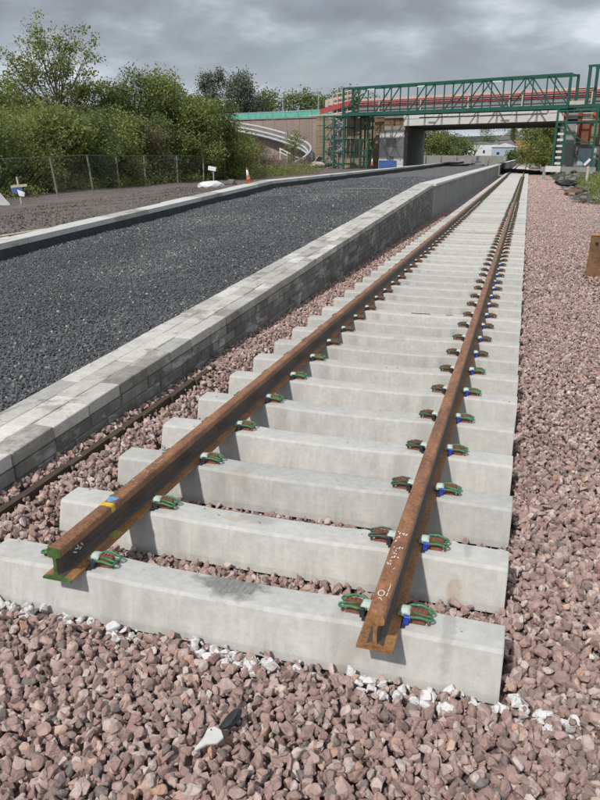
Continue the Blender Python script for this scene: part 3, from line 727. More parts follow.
# ------------------------------------------------------------------ rusty post at the right edge
po = thing('rusty_post', 'rusty brown steel post with a round hole, cut by the right edge', 'post', (2.62, 11.3, .03))
mb = MB()
y0_, x0_, x1_ = 11.3, 2.36, 3.0
mb.hexa([(x0_-.05, y0_-.05, -.05), (x1_+.05, y0_-.05, -.05), (x1_+.05, y0_+.02, -.05), (x0_-.05, y0_+.02, -.05), (x0_, y0_, .78), (x1_, y0_, .78), (x1_, y0_+.06, .78), (x0_, y0_+.06, .78)])
mb.build('front_plate', M['rust_post'], po, bevel=.004)
mb = MB(); mb.box((2.50, y0_-.02, .33), (.03, .06, .70), ry=0); mb.build('rib', M['rust_post'], po)
mb = MB(); mb.box((2.68, y0_+.2, .34), (.035, .30, .86)); mb.box((2.68, y0_+.36, .34), (.62, .03, .86)); mb.build('rear_plates', M['rust_post'], po)
mb = MB(); mb.box((2.68, y0_+.03, .792), (.67, .085, .024)); mb.box((2.68, y0_+.2, .783), (.05, .25, .02)); mb.build('top_edge', M['rust_edge'], po)
MB().tube([(2.45, y0_-.02, .64), (2.45, y0_+.0, .64)], .028, 14).build('hole', M['black'], po)

# ------------------------------------------------------------------ vegetation
def leaf_mesh(name, centers, radii, count, size, mat, seed, drop=0.0):
    r = np.random.default_rng(seed); C_ = np.asarray(centers); R_ = np.asarray(radii)
    w = R_.prod(1)**.7; idx = r.choice(len(C_), count, p=w/w.sum())
    d = r.normal(size=(count, 3)); d /= np.linalg.norm(d, axis=1)[:, None]; rad = r.random(count)**(1/2.2)
    c = C_[idx] + d*rad[:, None]*R_[idx]
    # small twig clusters
    cl_ = r.normal(size=(count//14+1, 3))*size*1.1; 
    c = c[(np.arange(count)//14)*14 if False else np.arange(count)] 
    base = c[::14].repeat(14, 0)[:count] + r.normal(size=(count, 3))*size*1.05
    sel = r.random(count) < .72; c[sel] = base[sel]
    n_ = r.normal(size=(count, 3)); n_[:, 2] += .55; n_ /= np.linalg.norm(n_, axis=1)[:, None]
    t = np.cross(n_, r.normal(size=(count, 3))); t /= np.linalg.norm(t, axis=1)[:, None]; b = np.cross(n_, t)
    s_ = size*r.uniform(.55, 1.2, count)[:, None]
    v = np.stack([c-t*s_*.5, c+b*s_*.28, c+t*s_*.5, c-b*s_*.28], 1).reshape(-1, 3)
    me = bpy.data.meshes.new(name); me.vertices.add(count*4); me.vertices.foreach_set('co', v.astype(np.float32).ravel())
    me.loops.add(count*4); me.loops.foreach_set('vertex_index', np.arange(count*4, dtype=np.int32))
    me.polygons.add(count); me.polygons.foreach_set('loop_start', np.arange(0, count*4, 4, dtype=np.int32)); me.polygons.foreach_set('loop_total', np.full(count, 4, dtype=np.int32))
    me.update(calc_edges=True); a = me.attributes.new('tone', 'FLOAT', 'POINT')
    tone = (r.random(len(C_))[idx]*.55 + r.random(count)*.45).repeat(4); a.data.foreach_set('value', tone.astype(np.float32))
    me.materials.append(mat); return me
def tree(name, label, cat, loc, h, w, mat, nleaf, seed, group=None, sparse=False, trunk=.3, tw=.16, leaf=.16, shape='round', lift=.25, nblob=None):
    r = random.Random(seed); t = thing(name, label, cat, loc, group); mb = MB()
    cs, rs = [], []
    top = Vector((r.uniform(-.3, .3), r.uniform(-.3, .3), h*.8)); 
    tr = [Vector((0, 0, -.2)), Vector((r.uniform(-.1, .1), 0, h*.25)), Vector((r.uniform(-.2, .2), r.uniform(-.2, .2), h*.5)), top]
    mb.tube(tr, [tw, tw*.8, tw*.5, tw*.15], 7)
    nb_ = nblob or (34 if sparse else 26)
    for i in range(nb_):
        a = r.uniform(0, 2*pi); f = r.uniform(lift, 1.0)
        if shape == 'round': ww = w*.5*math.sqrt(max(.05, 1-((f-.55)/.52)**2))
        elif shape == 'column': ww = w*.5*(1.05-.65*f)
        elif shape == 'cone': ww = w*.5*(1.05-f)
        else: ww = w*.5*(1.0 if f < .6 else 1.25-.8*(f-.3))
        q = r.uniform(.35, 1.0); tip = Vector((cos(a)*ww*q, sin(a)*ww*q, h*f*.93))
        s0 = tr[1].lerp(tr[3], max(0, min(1, (f-.25)*.75)))
        mid = s0.lerp(tip, .55) + Vector((r.uniform(-.1, .1), r.uniform(-.1, .1), -.08*h*.5))
        mb.tube([s0, mid, tip], [tw*.32, tw*.2, tw*.06], 5)
        if sparse:
            for j in range(6):
                q2 = tip + Vector((r.gauss(0, .45), r.gauss(0, .45), r.gauss(.25, .45)))
                mb.tube([mid.lerp(tip, r.uniform(.2, 1)), q2], [tw*.07, tw*.03], 4)
                if r.random() < .6: cs.append(q2); rs.append((.34, .34, .28))
            cs.append(tip); rs.append((.5, .5, .4))
        else:
            k = r.uniform(.14, .27)*min(w, h*1.2); cs.append(tip); rs.append((k, k, k*r.uniform(.6, .85)))
    if not sparse:
        for i in range(8): cs.append(Vector((r.uniform(-.2, .2)*w, r.uniform(-.2, .2)*w, h*r.uniform(lift, .85)))); rs.append((w*.2, w*.2, h*.16))
    local(mb, 'trunk' if cat == 'tree' else 'stems', M['bark'], t)
    o = bpy.data.objects.new('crown' if cat == 'tree' else 'foliage', leaf_mesh(name+'_leaves', cs, rs, nleaf, leaf, mat, seed)); COL.objects.link(o); o.parent = t
    return t

# big sparse tree and the dense ones beside it
tree('sparse_tree', 'tall open tree with thin leaves and sky showing through, at far left', 'tree', (-26.6, 38.5, .3), 8.7, 6.6, M['leaf_yellow'], 14500, 11, sparse=True, tw=.17, leaf=.17, lift=.34, nblob=70)
dense = [(-25.2, 41, 6.3, 4.2, 'leaf_mid'), (-23.3, 41.5, 6.6, 4.4, 'leaf_dark'), (-21.2, 43, 6.9, 5.0, 'leaf_mid'), (-20.6, 46, 5.9, 4.4, 'leaf_dark'), (-32.5, 41, 6.6, 5.2, 'leaf_dark')]
lbs = ['dark dense tree just right of the tall open tree', 'dense round tree, second to the right of the tall open tree', 'tallest dense green tree left of the green parapet', 'low dark tree nearest the green bridge parapet', 'dense dark tree at the left frame edge behind the shrubs']
for i, (x_, y_, h_, w_, m_) in enumerate(dense): tree('dense_tree', lbs[i], 'tree', (x_, y_, .2), h_, w_, M[m_], 15000, 20+i, 'dense trees behind the fence', leaf=.17, lift=.28)
# shrubs along the fence
shr = []
ys_ = 19.5
i = 0
while ys_ < 56:
    shr.append((-20.6 - random.uniform(0, .8) - (1.5 if ys_ < 23 else 0), ys_, random.uniform(3.2, 4.0) if ys_ < 46 else random.uniform(2.3, 3.0), random.uniform(3.0, 3.8))); ys_ += 2.1; i += 1
nfront = len(shr)
for y2 in range(22, 56, 4): shr.append((-23.6-random.uniform(0, 1), y2, random.uniform(3.6, 4.5), 4.2))
for q in ((-27, 26), (-27.5, 31), (-27, 36), (-30, 30)): shr.append((*q, 4.2, 5))
for i, (x_, y_, h_, w_) in enumerate(shr):
    mk = ['leaf_mid', 'leaf_dark', 'leaf_yellow', 'leaf_mid', 'leaf_dark', 'leaf_brown'][(i*5+i//4) % 6]
    desc = {'leaf_mid': 'mid green leafy shrub', 'leaf_dark': 'dark green shrub', 'leaf_yellow': 'yellow green shrub', 'leaf_brown': 'brownish half bare shrub'}[mk]
    tree('shrub', f'{desc}, {ordn(i if i < nfront else i-nfront)} from the left in the {"front" if i < nfront else "rear"} row behind the wire fence', 'shrub', (x_, y_, .2), h_, w_, M[mk], 11000, 60+i, 'shrubs behind the fence', leaf=random.choice((.11, .14, .18)), lift=.06, tw=.05, shape='wide')
tree('shrub', 'slender light green sapling before the pink retaining wall, beside the curved handrails', 'shrub', (-20.1, 66, .6), 3.6, 2.2, M['leaf_mid'], 1300, 200, leaf=.17, lift=.3, tw=.05)
tree('shrub', 'bright green young bush at the right end of the thicket', 'shrub', (-18.6, 47, .4), 4.3, 3.2, M['leaf_yellow'], 7000, 201, leaf=.15, lift=.1, tw=.05, shape='wide')
tree('shrub', 'tall yellow green bush overlapping the green parapet', 'shrub', (-19.6, 43, .4), 5.2, 3.4, M['leaf_mid'], 8000, 202, leaf=.15, lift=.1, tw=.06, shape='wide')
# weeds
def weeds(name, label, x0, x1, y0, y1, n, h, mat, seed, zf):
    r = np.random.default_rng(seed); X = r.uniform(x0, x1, n); Y = r.uniform(y0, y1, n); vs = []; fs = []
    H = r.uniform(.4, 1, n)*h; A = r.uniform(0, 2*pi, n); 
    cs = [(X[i], Y[i], zf(X[i], Y[i])+H[i]*.5) for i in range(n)]
    me = leaf_mesh(name, cs, [(.10+.1*h, .10+.1*h, H[i]*.5) for i in range(n)], n*8, .10, mat, seed)
    o = bpy.data.objects.new(name, me); COL.objects.link(o); tag(o, label, 'weeds', kind='stuff')
weeds('weeds', 'low green weeds along the foot of the wire fence', -20.3, -18.6, 20, 64, 1500, .75, M['leaf_yellow'], 301, zdirt)
weeds('willowherb', 'faded pink willowherb below the curved handrails', -23, -18.5, 52, 68, 1400, 2.1, M['leaf_pink'], 302, zdirt)
weeds('weeds', 'green weeds below the faded pink flowers', -19.6, -17.0, 46, 66, 1500, 1.25, M['leaf_mid'], 303, zdirt)

# ------------------------------------------------------------------ wire fence
fe = thing('wire_fence', 'leaning grey wire mesh fence in front of the thicket', 'fence', (-18.9, 40, .3))
prev = None; mesh = MB(); topr = MB()
fy = [13.0, 19.0, 25.3, 28.7, 31.7, 34.6, 38.6, 42.4, 46.0, 49.5, 53, 56.5, 60, 63.5]
for i, y_ in enumerate(fy):
    x_ = -18.0 - .9*min(1, max(0, (y_-24)/8)); zb = zdirt(x_, y_)-.1; ln = [-.25, -.2, -.3, -.27, -.1, -.02, .0, .05, 0, 0, .02, 0, 0, 0][i]
    top = Vector((x_-.02, y_+ln, zb+1.66)); bot = Vector((x_, y_, zb))
    MB().bar(bot, top, .06, .06).build('fence_post', M['post_grey'], fe)
    if prev:
        topr.bar(prev[1], top, .022, .022)
        nn = 20
        for j in range(-10, nn):
            for sgn in (1, -1):
                a0 = j/nn; a1 = (j+10)/nn
                t0, t1 = (0, 1)
                c0, c1 = max(0, a0), min(1, a1)
                if c1 <= c0: continue
                f0 = (c0-a0)/(a1-a0); f1 = (c1-a0)/(a1-a0)
                if sgn < 0: f0, f1 = 1-f0, 1-f1
                def P_(c, f): return prev[0].lerp(bot, c).lerp(prev[1].lerp(top, c), f)
                mesh.bar(P_(c0, f0), P_(c1, f1), .002, .002)
    prev = (bot, top)
topr.build('top_wire', M['post_grey'], fe); o = mesh.build('wire_mesh', M['wire'], fe); o['kind'] = 'stuff'

# things on the dirt path
cr = thing('wooden_cross', 'pale wooden cross marker with blue and white paper, before the fence at left', 'marker', (-17.0, 21.3, .2))
zb = zdirt(-17, 21.3)
MB().bar((-17.0, 21.3, zb-.1), (-17.05, 21.25, zb+.95), .06, .05).build('stake', M['pale_timber'], cr)
MB().bar((-17.28, 21.15, zb+.60), (-16.70, 21.33, zb+.66), .04, .09).build('crosspiece', M['pale_timber'], cr)
MB().hexa([(-17.22, 21.1, zb+.38), (-16.82, 21.2, zb+.30), (-16.8, 21.21, zb+.31), (-17.2, 21.11, zb+.39), (-17.26, 21.1, zb+.56), (-16.86, 21.2, zb+.57), (-16.85, 21.22, zb+.57), (-17.25, 21.12, zb+.56)]).build('paper', M['blue_tarp'], cr)
MB().hexa([(-16.95, 21.12, zb+.28), (-16.76, 21.16, zb+.25), (-16.75, 21.18, zb+.25), (-16.94, 21.14, zb+.28), (-17.0, 21.12, zb+.50), (-16.72, 21.16, zb+.40), (-16.71, 21.18, zb+.40), (-17.0, 21.14, zb+.50)]).build('torn_sheet', M['white_plastic'], cr)
sb = thing('site_board', 'white and red triangular board propped on the dirt at the left frame edge', 'board', (-17.4, 20.6, .2)); zb = zdirt(-17.4, 20.6)
MB().hexa([(-18.1, 20.0, zb-.05), (-17.15, 20.9, zb-.05), (-17.2, 20.98, zb-.05), (-18.15, 20.08, zb-.05), (-18.0, 20.1, zb+.55), (-17.42, 20.65, zb+.45), (-17.45, 20.7, zb+.45), (-18.05, 20.15, zb+.55)], 0).build('white_panel', M['white_plastic'], sb)
MB().hexa([(-18.02, 20.13, zb+.5), (-17.44, 20.68, zb+.40), (-17.46, 20.73, zb+.40), (-18.04, 20.2, zb+.5), (-18.0, 20.1, zb+.85), (-17.55, 20.55, zb+.80), (-17.57, 20.6, zb+.80), (-18.02, 20.16, zb+.85)], 0).build('red_panel', M['red_barrier'], sb)
def lumpy(c, r3, seed, n=20, sub=1):
    import bmesh
    rr = random.Random(seed); bm = bmesh.new(); bmesh.ops.create_icosphere(bm, subdivisions=2, radius=1)
    for v in bm.verts:
        f = 1+.28*noise.noise(v.co*1.7+Vector((seed, 0, 0)))+.1*noise.noise(v.co*5+Vector((seed, 3, 0))); v.co = Vector((v.co.x*r3[0]*f, v.co.y*r3[1]*f, v.co.z*r3[2]*f)) + Vector(c)
    mb = MB(); mb.add([v.co for v in bm.verts], [[v.index for v in f.verts] for f in bm.faces]); bm.free(); return mb
c = (-12.9, 29.6, .72); solo(lumpy(c, (.62, .95, .20), 3), 'white_sheeting', M['white_plastic'], 'crumpled white sheeting lying on the dirt beside the far platform wall', 'sheeting', c)
c = (-12.9, 32.2, .72); solo(lumpy(c, (.28, .3, .22), 5), 'grey_rock', M['rock_grey'], 'round grey rock between the white sheeting and the orange cone', 'rock', c)
def cone(loc, h, label):
    t = thing('traffic_cone', label, 'traffic cone', loc, 'traffic cones'); r_ = h*.19
    def fr(a, b): return MB().tube([(0, 0, h*a+.03), (0, 0, h*b+.03)], [r_*(1-a*.86), r_*(1-b*.86)], 14)
    local(MB().box((0, 0, .018), (h*.5, h*.5, .036)), 'base', M['orange'], t); local(fr(0, .3), 'lower_cone', M['orange'], t, True); local(fr(.3, .82), 'white_sleeve', M['white_plastic'], t, True); local(fr(.82, 1), 'tip', M['orange'], t, True)
    return t
tc_ = cone((-12.25, 33.0, .78), .68, 'orange and white cone leaning on the far coping near the small signpost'); tc_.rotation_euler = (0, -.18, 0)
cone((-16.2, 84, .95), .85, 'small traffic cone in front of the bridge abutment')
sg = thing('small_signpost', 'little grey post with a white box on top, behind the white sheeting', 'post', (-14.3, 33.3, .5)); zb = zdirt(-14.3, 33.3)
MB().bar((-14.3, 33.3, zb-.1), (-14.3, 33.3, zb+.75), .05, .05).build('pole', M['steel_grey'], sg); MB().box((-14.35, 33.28, zb+.85), (.42, .12, .2), ry=.15).build('box', M['white_plastic'], sg)

sh_ = solo(lumpy((0, 0, 0), (.024, .058, .02), 12), 'black_shard', M['black_gloss'], 'glossy black shard lying beside the pale flat stone in the ballast', 'shard', (0, 0, 0)); sh_.location = (.275, -.615, .062); sh_.rotation_euler = (.2, .15, -.35)
# ------------------------------------------------------------------ bridge frame: origin at left end of footbridge
O_ = Vector((-21.8, 92.04, 0)); U_ = Vector((.9114, -.4115, 0)).normalized(); V_ = Vector((-U_.y, U_.x, 0))
SHIFT = [0.0]
def B(s, o, z):
    if SHIFT[0] < 0: s = s + 1.25*(1 - s/29.3)
    return O_ + U_*s + V_*(o+SHIFT[0]) + Vector((0, 0, z))
def bbox(mb, s0, s1, o0, o1, z0, z1, dz=0, mi=0):
    return mb.hexa([B(s0, o0, z0), B(s1, o0, z0+dz), B(s1, o1, z0+dz), B(s0, o1, z0), B(s0, o0, z1), B(s1, o0, z1+dz), B(s1, o1, z1+dz), B(s0, o1, z1)], mi)

# green footbridge truss, standing clear of the road bridge
SHIFT[0] = -1.5
fb = thing('footbridge', 'dark green steel lattice footbridge spanning in front of the road bridge', 'bridge', (*B(0, 0, 6.7)[:2], 6.7))
LEN = 29.3; NP = 12; P_ = LEN/NP; zb_, zt_ = 6.80, 9.72
for o_, nm in ((0, 'near'), (1.9, 'far')):
    bbox(MB(), -.1, LEN+.1, o_-.09, o_+.09, zt_-.10, zt_+.10).build('top_chord', M['truss_green'], fb)
    bbox(MB(), -.1, LEN+.1, o_-.12, o_+.12, zb_-.24, zb_+.14).build('bottom_chord', M['truss_green'], fb)
    for i in range(NP+1):
        w_ = .14 if i in (0, NP) else .055
        bbox(MB(), i*P_-w_, i*P_+w_, o_-.055, o_+.055, zb_+.14, zt_-.10).build('truss_post', M['truss_green'], fb)
    for i, d in enumerate('/-/-/-//'+'\\/\\'+'/'):
        if d == '-': continue
        if i == 11: d = '\\'
        a, b = (i*P_+.1, (i+1)*P_-.1)
        if d == '\\': a, b = b, a
        oo = o_ + (.12 if o_ == 0 else -.12)
        MB().bar(B(a, oo, zb_+.14), B(b, oo, zt_-.1), .10, .11).build('diagonal', M['truss_green'], fb)
for i in range(NP+1):
    MB().bar(B(i*P_, .09, zt_), B(i*P_, 1.81, zt_), .08, .08).build('cross_beam', M['truss_green'], fb)
    if i < NP: bbox(MB(), i*P_+.02, (i+1)*P_-.02, .12, 1.78, zb_-.02, zb_+.05).build('deck_panel', M['road_grey'], fb)
for i in (1, 4, 8): bbox(MB(), i*P_+.6, i*P_+1.7, .9, 1.0, zt_-.25, zt_-.13).build('light_fitting', M['white_plastic'], fb)
# towers
def tower(name, label, s0, s1, o0, o1, z0, z1, levels, clutter, mat='truss_green', seed=0):
    r = random.Random(seed); t = thing(name, label, 'scaffold tower', (*B((s0+s1)/2, o0, z0)[:2], z0))
    for s in (s0, (s0+s1)/2 if s1-s0 > 3 and not clutter else None, s1):
        if s is None: continue
        for o_ in (o0, o1): MB().bar(B(s, o_, z0), B(s, o_, z1), .2, .2).build('tower_post', M[mat], t)
    for z in levels:
        for o_ in (o0, o1): MB().bar(B(s0, o_, z), B(s1, o_, z), .14, .16).build('ledger', M[mat], t)
        for s in (s0, s1): MB().bar(B(s, o0, z), B(s, o1, z), .14, .14).build('ledger', M[mat], t)
    return t
tl = tower('stair_tower', 'green and grey scaffold stair tower at the left end of the footbridge', -3.2, .2, .1, 2.2, .2, 6.75, [6.6, 5.3, 3.9, 2.4, 1.0], False, seed=1)
r = random.Random(4)
for s in (-2.7, -2.2, -1.6, -1.0, -.3):
    for o_ in (.3, 1.2, 2.0): MB().bar(B(s, o_, .2), B(s, o_, 6.4), .06, .06).build('scaffold_tube', M['steel_grey'], tl)
for i in range(5):
    z = .4+i*1.25; a, b = ((-2.9, -.5) if i % 2 else (-.5, -2.9))
    for o_ in (.5, 1.5): MB().bar(B(a, o_, z), B(b, o_, z+1.25), .06, .2).build('stair_stringer', M['steel_grey'], tl)
    for j in range(5): f = (j+.5)/5; bbox(MB(), a+(b-a)*f-.12, a+(b-a)*f+.12, .5, 1.5, z+1.25*f-.02, z+1.25*f+.02).build('stair_tread', M['steel_grey'], tl)
    MB().bar(B(-3.1, .2, z), B(0, .2, z+1.1 if i % 2 else z+.6), .05, .05).build('brace', M['steel_grey'], tl)
for i in range(4): MB().bar(B(-3.15, .05, 1+i*1.4), B(.1, .05, 2.4+i*1.4) if i % 2 else B(-1.7, .05, 2.4+i*1.4), .07, .07).build('brace', M['truss_green'], tl)
tower('scaffold_tower', 'slim dark green prop tower behind the left stair tower', 1.0, 2.2, 2.4, 3.4, .2, 6.7, [6.5, 5.2, 3.9, 2.6, 1.2], False, seed=2)
trr = tower('prop_tower', 'green prop tower with a ladder at the right end of the footbridge', 28.5, 32.6, -.3, 1.9, .5, 6.55, [6.35, 5.3], True, seed=3)
MB().bar(B(28.5, -.38, 5.0), B(32.6, -.38, 3.0), .10, .12).build('brace', M['truss_green'], trr)
MB().bar(B(28.6, -.36, 3.4), B(32.5, -.36, 3.4), .08, .10).build('brace', M['truss_green'], trr)
MB().bar(B(31.0, -.36, 2.2), B(32.6, -.36, .9), .12, .14).build('brace', M['truss_green'], trr)
MB().bar(B(29.5, -.3, .5), B(29.5, -.3, 6.3), .2, .2).build('tower_post', M['truss_green'], trr)
for i in range(6): bbox(MB(), 28.68, 29.32, -.22, .1, 1.3+i*.56, 1.52+i*.56).build('ladder_rung', M['beam_white'], trr)
for s, w_, mt in ((28.9, .35, 'red_barrier'), (30.4, .4, 'brick_red'), (31.9, .3, 'orange')):
    bbox(MB(), s, s+w_, .3, .6, 5.45, 6.25).build('packing_stack', M[mt], trr)
for i in range(4): bbox(MB(), 30.9, 32.0, .2, .5, 5.45+i*.2, 5.55+i*.2).build('packing_board', M['pale_board'], trr)
# right hand upper frame
t2 = thing('walkway_section', 'green end frame of the next footbridge section at the right edge', 'bridge', (*B(32.2, 0, 6.5)[:2], 6.5))
for o_ in (0, 1.9):
    for s in (31.2, 33.8): bbox(MB(), s-.14, s+.14, o_-.08, o_+.08, 6.9, 10.2).build('truss_post', M['truss_green'], t2)
    bbox(MB(), 31.0, 38, o_-.09, o_+.09, 10.2, 10.4).build('top_chord', M['truss_green'], t2); bbox(MB(), 31.0, 38, o_-.1, o_+.1, 6.6, 6.9).build('bottom_chord', M['truss_green'], t2)
lk = thing('linking_walkway', 'short green walkway joining the footbridge to the right end frame', 'walkway', (*B(30, 0, 6.5)[:2], 6.5))
bbox(MB(), 29.45, 31.0, 0, 1.9, 6.62, 6.9).build('deck', M['truss_green'], lk); bbox(MB(), 29.45, 31.0, 1.8, 1.9, 8.4, 8.52).build('handrail', M['truss_green'], lk)
bbox(MB(), 29.45, 31.0, 0.02, .1, 6.9, 7.25).build('toe_board', M['pale_board'], lk)

# road bridge
SHIFT[0] = 0.0
rb = thing('road_bridge', 'pale concrete road bridge with red barriers over the railway, skewed to the track', 'bridge', (*B(16, 3, 5.5)[:2], 5.5))
bbox(MB(), 7.2, 27.2, 3.0, 3.9, 5.50, 6.30, .15).build('edge_beam', M['beam_white'], rb)
bbox(MB(), 9.4, 27.1, 3.0+.12, 3.9, 6.302, 6.42, .15).build('shadow_gap', M['road_grey'], rb)
for i in range(8):
    a = 9.4+i*2.0
    if a > 24.6: break
    bbox(MB(), a+.02, a+1.98, 2.85, 3.85, 6.44, 7.05, .02).build('parapet_panel', M['beam_white'], rb)
bbox(MB(), 7.2, 9.38, 2.95, 3.85, 6.302, 6.95).build('parapet_panel', M['beam_white'], rb)
bbox(MB(), 25.5, 27.2, 2.95, 3.85, 6.45, 7.0, .05).build('parapet_panel', M['beam_white'], rb)
# deck slab and girders between abutments (about 17 m wide)
xa, xb = -13.8, 4.1
def yl(x): return (O_+V_*3.9).y + (x-(O_+V_*3.9).x)*U_.y/U_.x
mb = MB()
mb.hexa([(xa-3, yl(xa-3), 5.78), (xb+3, yl(xb+3), 5.85), (xb+3, yl(xb+3)+18, 5.85), (xa-3, yl(xa-3)+18, 5.78), (xa-3, yl(xa-3), 6.6), (xb+3, yl(xb+3), 6.6), (xb+3, yl(xb+3)+18, 6.6), (xa-3, yl(xa-3)+18, 6.6)])
mb.build('deck_slab', M['conc_mid'], rb)
for i in range(9):
    mb = MB(); q = 1.2+i*2.0
    mb.hexa([(xa, yl(xa)+q, 5.5), (xb, yl(xb)+q, 5.62), (xb, yl(xb)+q+.5, 5.62), (xa, yl(xa)+q+.5, 5.5), (xa, yl(xa)+q, 5.78), (xb, yl(xb)+q, 5.85), (xb, yl(xb)+q+.5, 5.85), (xa, yl(xa)+q+.5, 5.78)]); mb.build('girder', M['conc_mid'], rb)
# abutments
for x0, x1, nm in ((-16.6, -13.8, 'left'), (4.1, 5.6, 'right')):
    mb = MB(); mb.hexa([(x0, yl(x0)-.85 if x0 < 0 else yl(x0)-.4, -.3), (x1, yl(x1)-.85 if x0 < 0 else yl(x1)-.4, -.3), (x1, yl(x1)+18, -.3), (x0, yl(x0)+18, -.3), (x0, yl(x0)-.85 if x0 < 0 else yl(x0)-.4, 5.5), (x1, yl(x1)-.85 if x0 < 0 else yl(x1)-.4, 5.5), (x1, yl(x1)+18, 5.5), (x0, yl(x0)+18, 5.5)]); mb.build('abutment', M['conc_mid'], rb)
# road level: grey parapet, red barriers and pale boards
bbox(MB(), -4.6, 40, 3.9, 4.2, 6.6, 7.95).build('parapet', M['road_grey'], rb)
s = -.4
while s < 40:
    e = s+2.0
    bbox(MB(), s+.03, e-.03, 3.8, 4.3, 7.97, 8.62, .0).build('barrier_panel', M['red_barrier'], rb); s = e
bbox(MB(), -.4, 40, 4.4, 4.5, 8.55, 8.95).build('board_rail', M['pale_board'], rb)
for z_ in (7.30, 7.62, 8.18, 8.40): bbox(MB(), -.4, 40, 3.70, 3.76, z_, z_+.055).build('guard_rail', M['steel_grey'], rb)
bbox(MB(), -4.4, 45, 6.3, 20, 6.6, 7.2).build('carriageway', M['road_grey'], rb)
for s in (2.9, 9, 15.4, 20.5, 22, 29.6, 30.6): bbox(MB(), s, s+.14, 3.6, 3.7, 7.1, 8.4).build('barrier_upright', M['pale_board'], rb)

# abutment masonry left of the bridge: stone courses
ob = thing('stone_abutment', 'old buff stone abutment wall behind the left scaffold tower', 'wall', (*B(1, 4.5, 0)[:2], 0))
def courses(th, s0, s1, o_, z0, z1, bl, bh, mat, seed, nm='stone', depth=.5):
    r = random.Random(seed); z = z0; k = 0
    bbox(MB(), s0, s1, o_+.06, o_+depth+.3, z0-.4, z1-.03).build('wall_core', M['mortar'], th)
    while z < z1-.05:
        h = min(bh*r.uniform(.9, 1.1), z1-z); s = s0
        while s < s1-.05:
            l_ = min(bl*r.uniform(.7, 1.3), s1-s); 
            if s1-s-l_ < .3: l_ = s1-s
            bbox(MB(), s+.015, s+l_-.015, o_+r.uniform(-.03, .03), o_+depth, z+.015, z+h-.015).build(nm, mat, th); s += l_
        z += h; k += 1
courses(ob, -8.6, 1.2, 5.2, .0, 6.9, 1.6, .75, M['stone_buff'], 5)
courses(ob, 1.2, 3.3, 4.4, .0, 6.75, 1.2, .7, M['stone_buff'], 6)
br_ = thing('broken_masonry', 'broken brown masonry between the buff stone and the white concrete block', 'wall', (*B(4, 4, 0)[:2], 0))
courses(br_, 2.1, 3.9, 4.0, 5.0, 6.55, .6, .35, M['stone_brown'], 7); courses(br_, 3.9, 7.1, 3.6, 5.0, 6.5, .7, .36, M['stone_brown'], 8)
courses(br_, 2.4, 3.8, 3.9, .0, 5.0, .7, .5, M['stone_buff'], 9)
wb = thing('concrete_block_wall', 'pale grey concrete block wall left of the bridge opening, blue sheeting at its foot', 'wall', (*B(5, 3.2, 0)[:2], 0))
courses(wb, 3.6, 7.3, 3.1, .0, 5.0, 1.25, 1.0, M['conc_light'], 10, 'concrete_block'); bbox(MB(), 3.7, 6.4, 3.04, 3.1, .5, 1.45).build('blue_sheet', M['blue_tarp'], wb)
for a, b in (((3.9, 4.6), (5.4, 1.6)), ((5.4, 4.6), (7.0, 1.6)), ((5.2, 1.8), (3.8, 4.0)), ((6.9, 4.4), (5.5, 2.2))): MB().bar(B(a[0], 2.9, a[1]), B(b[0], 2.9, b[1]), .07, .07).build('brace', M['steel_grey'], wb)
# scaffolding on top of left tower: beige screens + red
ss = thing('edge_scaffold', 'pale boarded scaffold with red screens above the left stair tower', 'scaffold', (*B(-3, 2.5, 6.8)[:2], 6.8))
for i in range(5):
    z0 = 7.0 + i*.62
    bbox(MB(), -4.6+(.35*i if i > 2 else 0), -.4, 2.6, 2.7, z0, z0+.16, .35).build('guard_board', M['pale_board'], ss)
for i in range(6): MB().bar(B(-4.5+i*.82, 2.55, 6.7), B(-4.5+i*.82, 2.55, 9.0+i*.22), .10, .10).build('standard', M['pale_board'], ss)
bbox(MB(), -5.6, -.4, 2.3, 2.5, 7.15, 7.75, .95).build('red_screen', M['red_barrier'], ss)
bbox(MB(), -5.8, .0, .3, 2.5, 6.82, 6.98).build('platform_board', M['pale_board'], ss)
bbox(MB(), -5.2, -.4, 2.9, 3.1, 8.0, 8.9, .75).build('rear_screen', M['pale_board'], ss)

# right abutment and clutter
ra = thing('stone_abutment', 'tan stone abutment with grey infill behind the right prop tower', 'wall', (*B(30, 4, 0)[:2], 0))
courses(ra, 28.6, 40, 4.6, .2, 6.6, 1.7, .8, M['stone_buff'], 12); bbox(MB(), 28.4, 29.7, 3.9, 4.6, 3.3, 6.3).build('brick_pier', M['brick_red'], ra)
courses(ra, 28.5, 31.2, 3.4, .2, 3.3, .9, .6, M['rock_grey'], 13); bbox(MB(), 29.1, 31.0, 3.25, 3.36, .9, 2.9).build('pale_sheet', M['clad_blue'], ra)

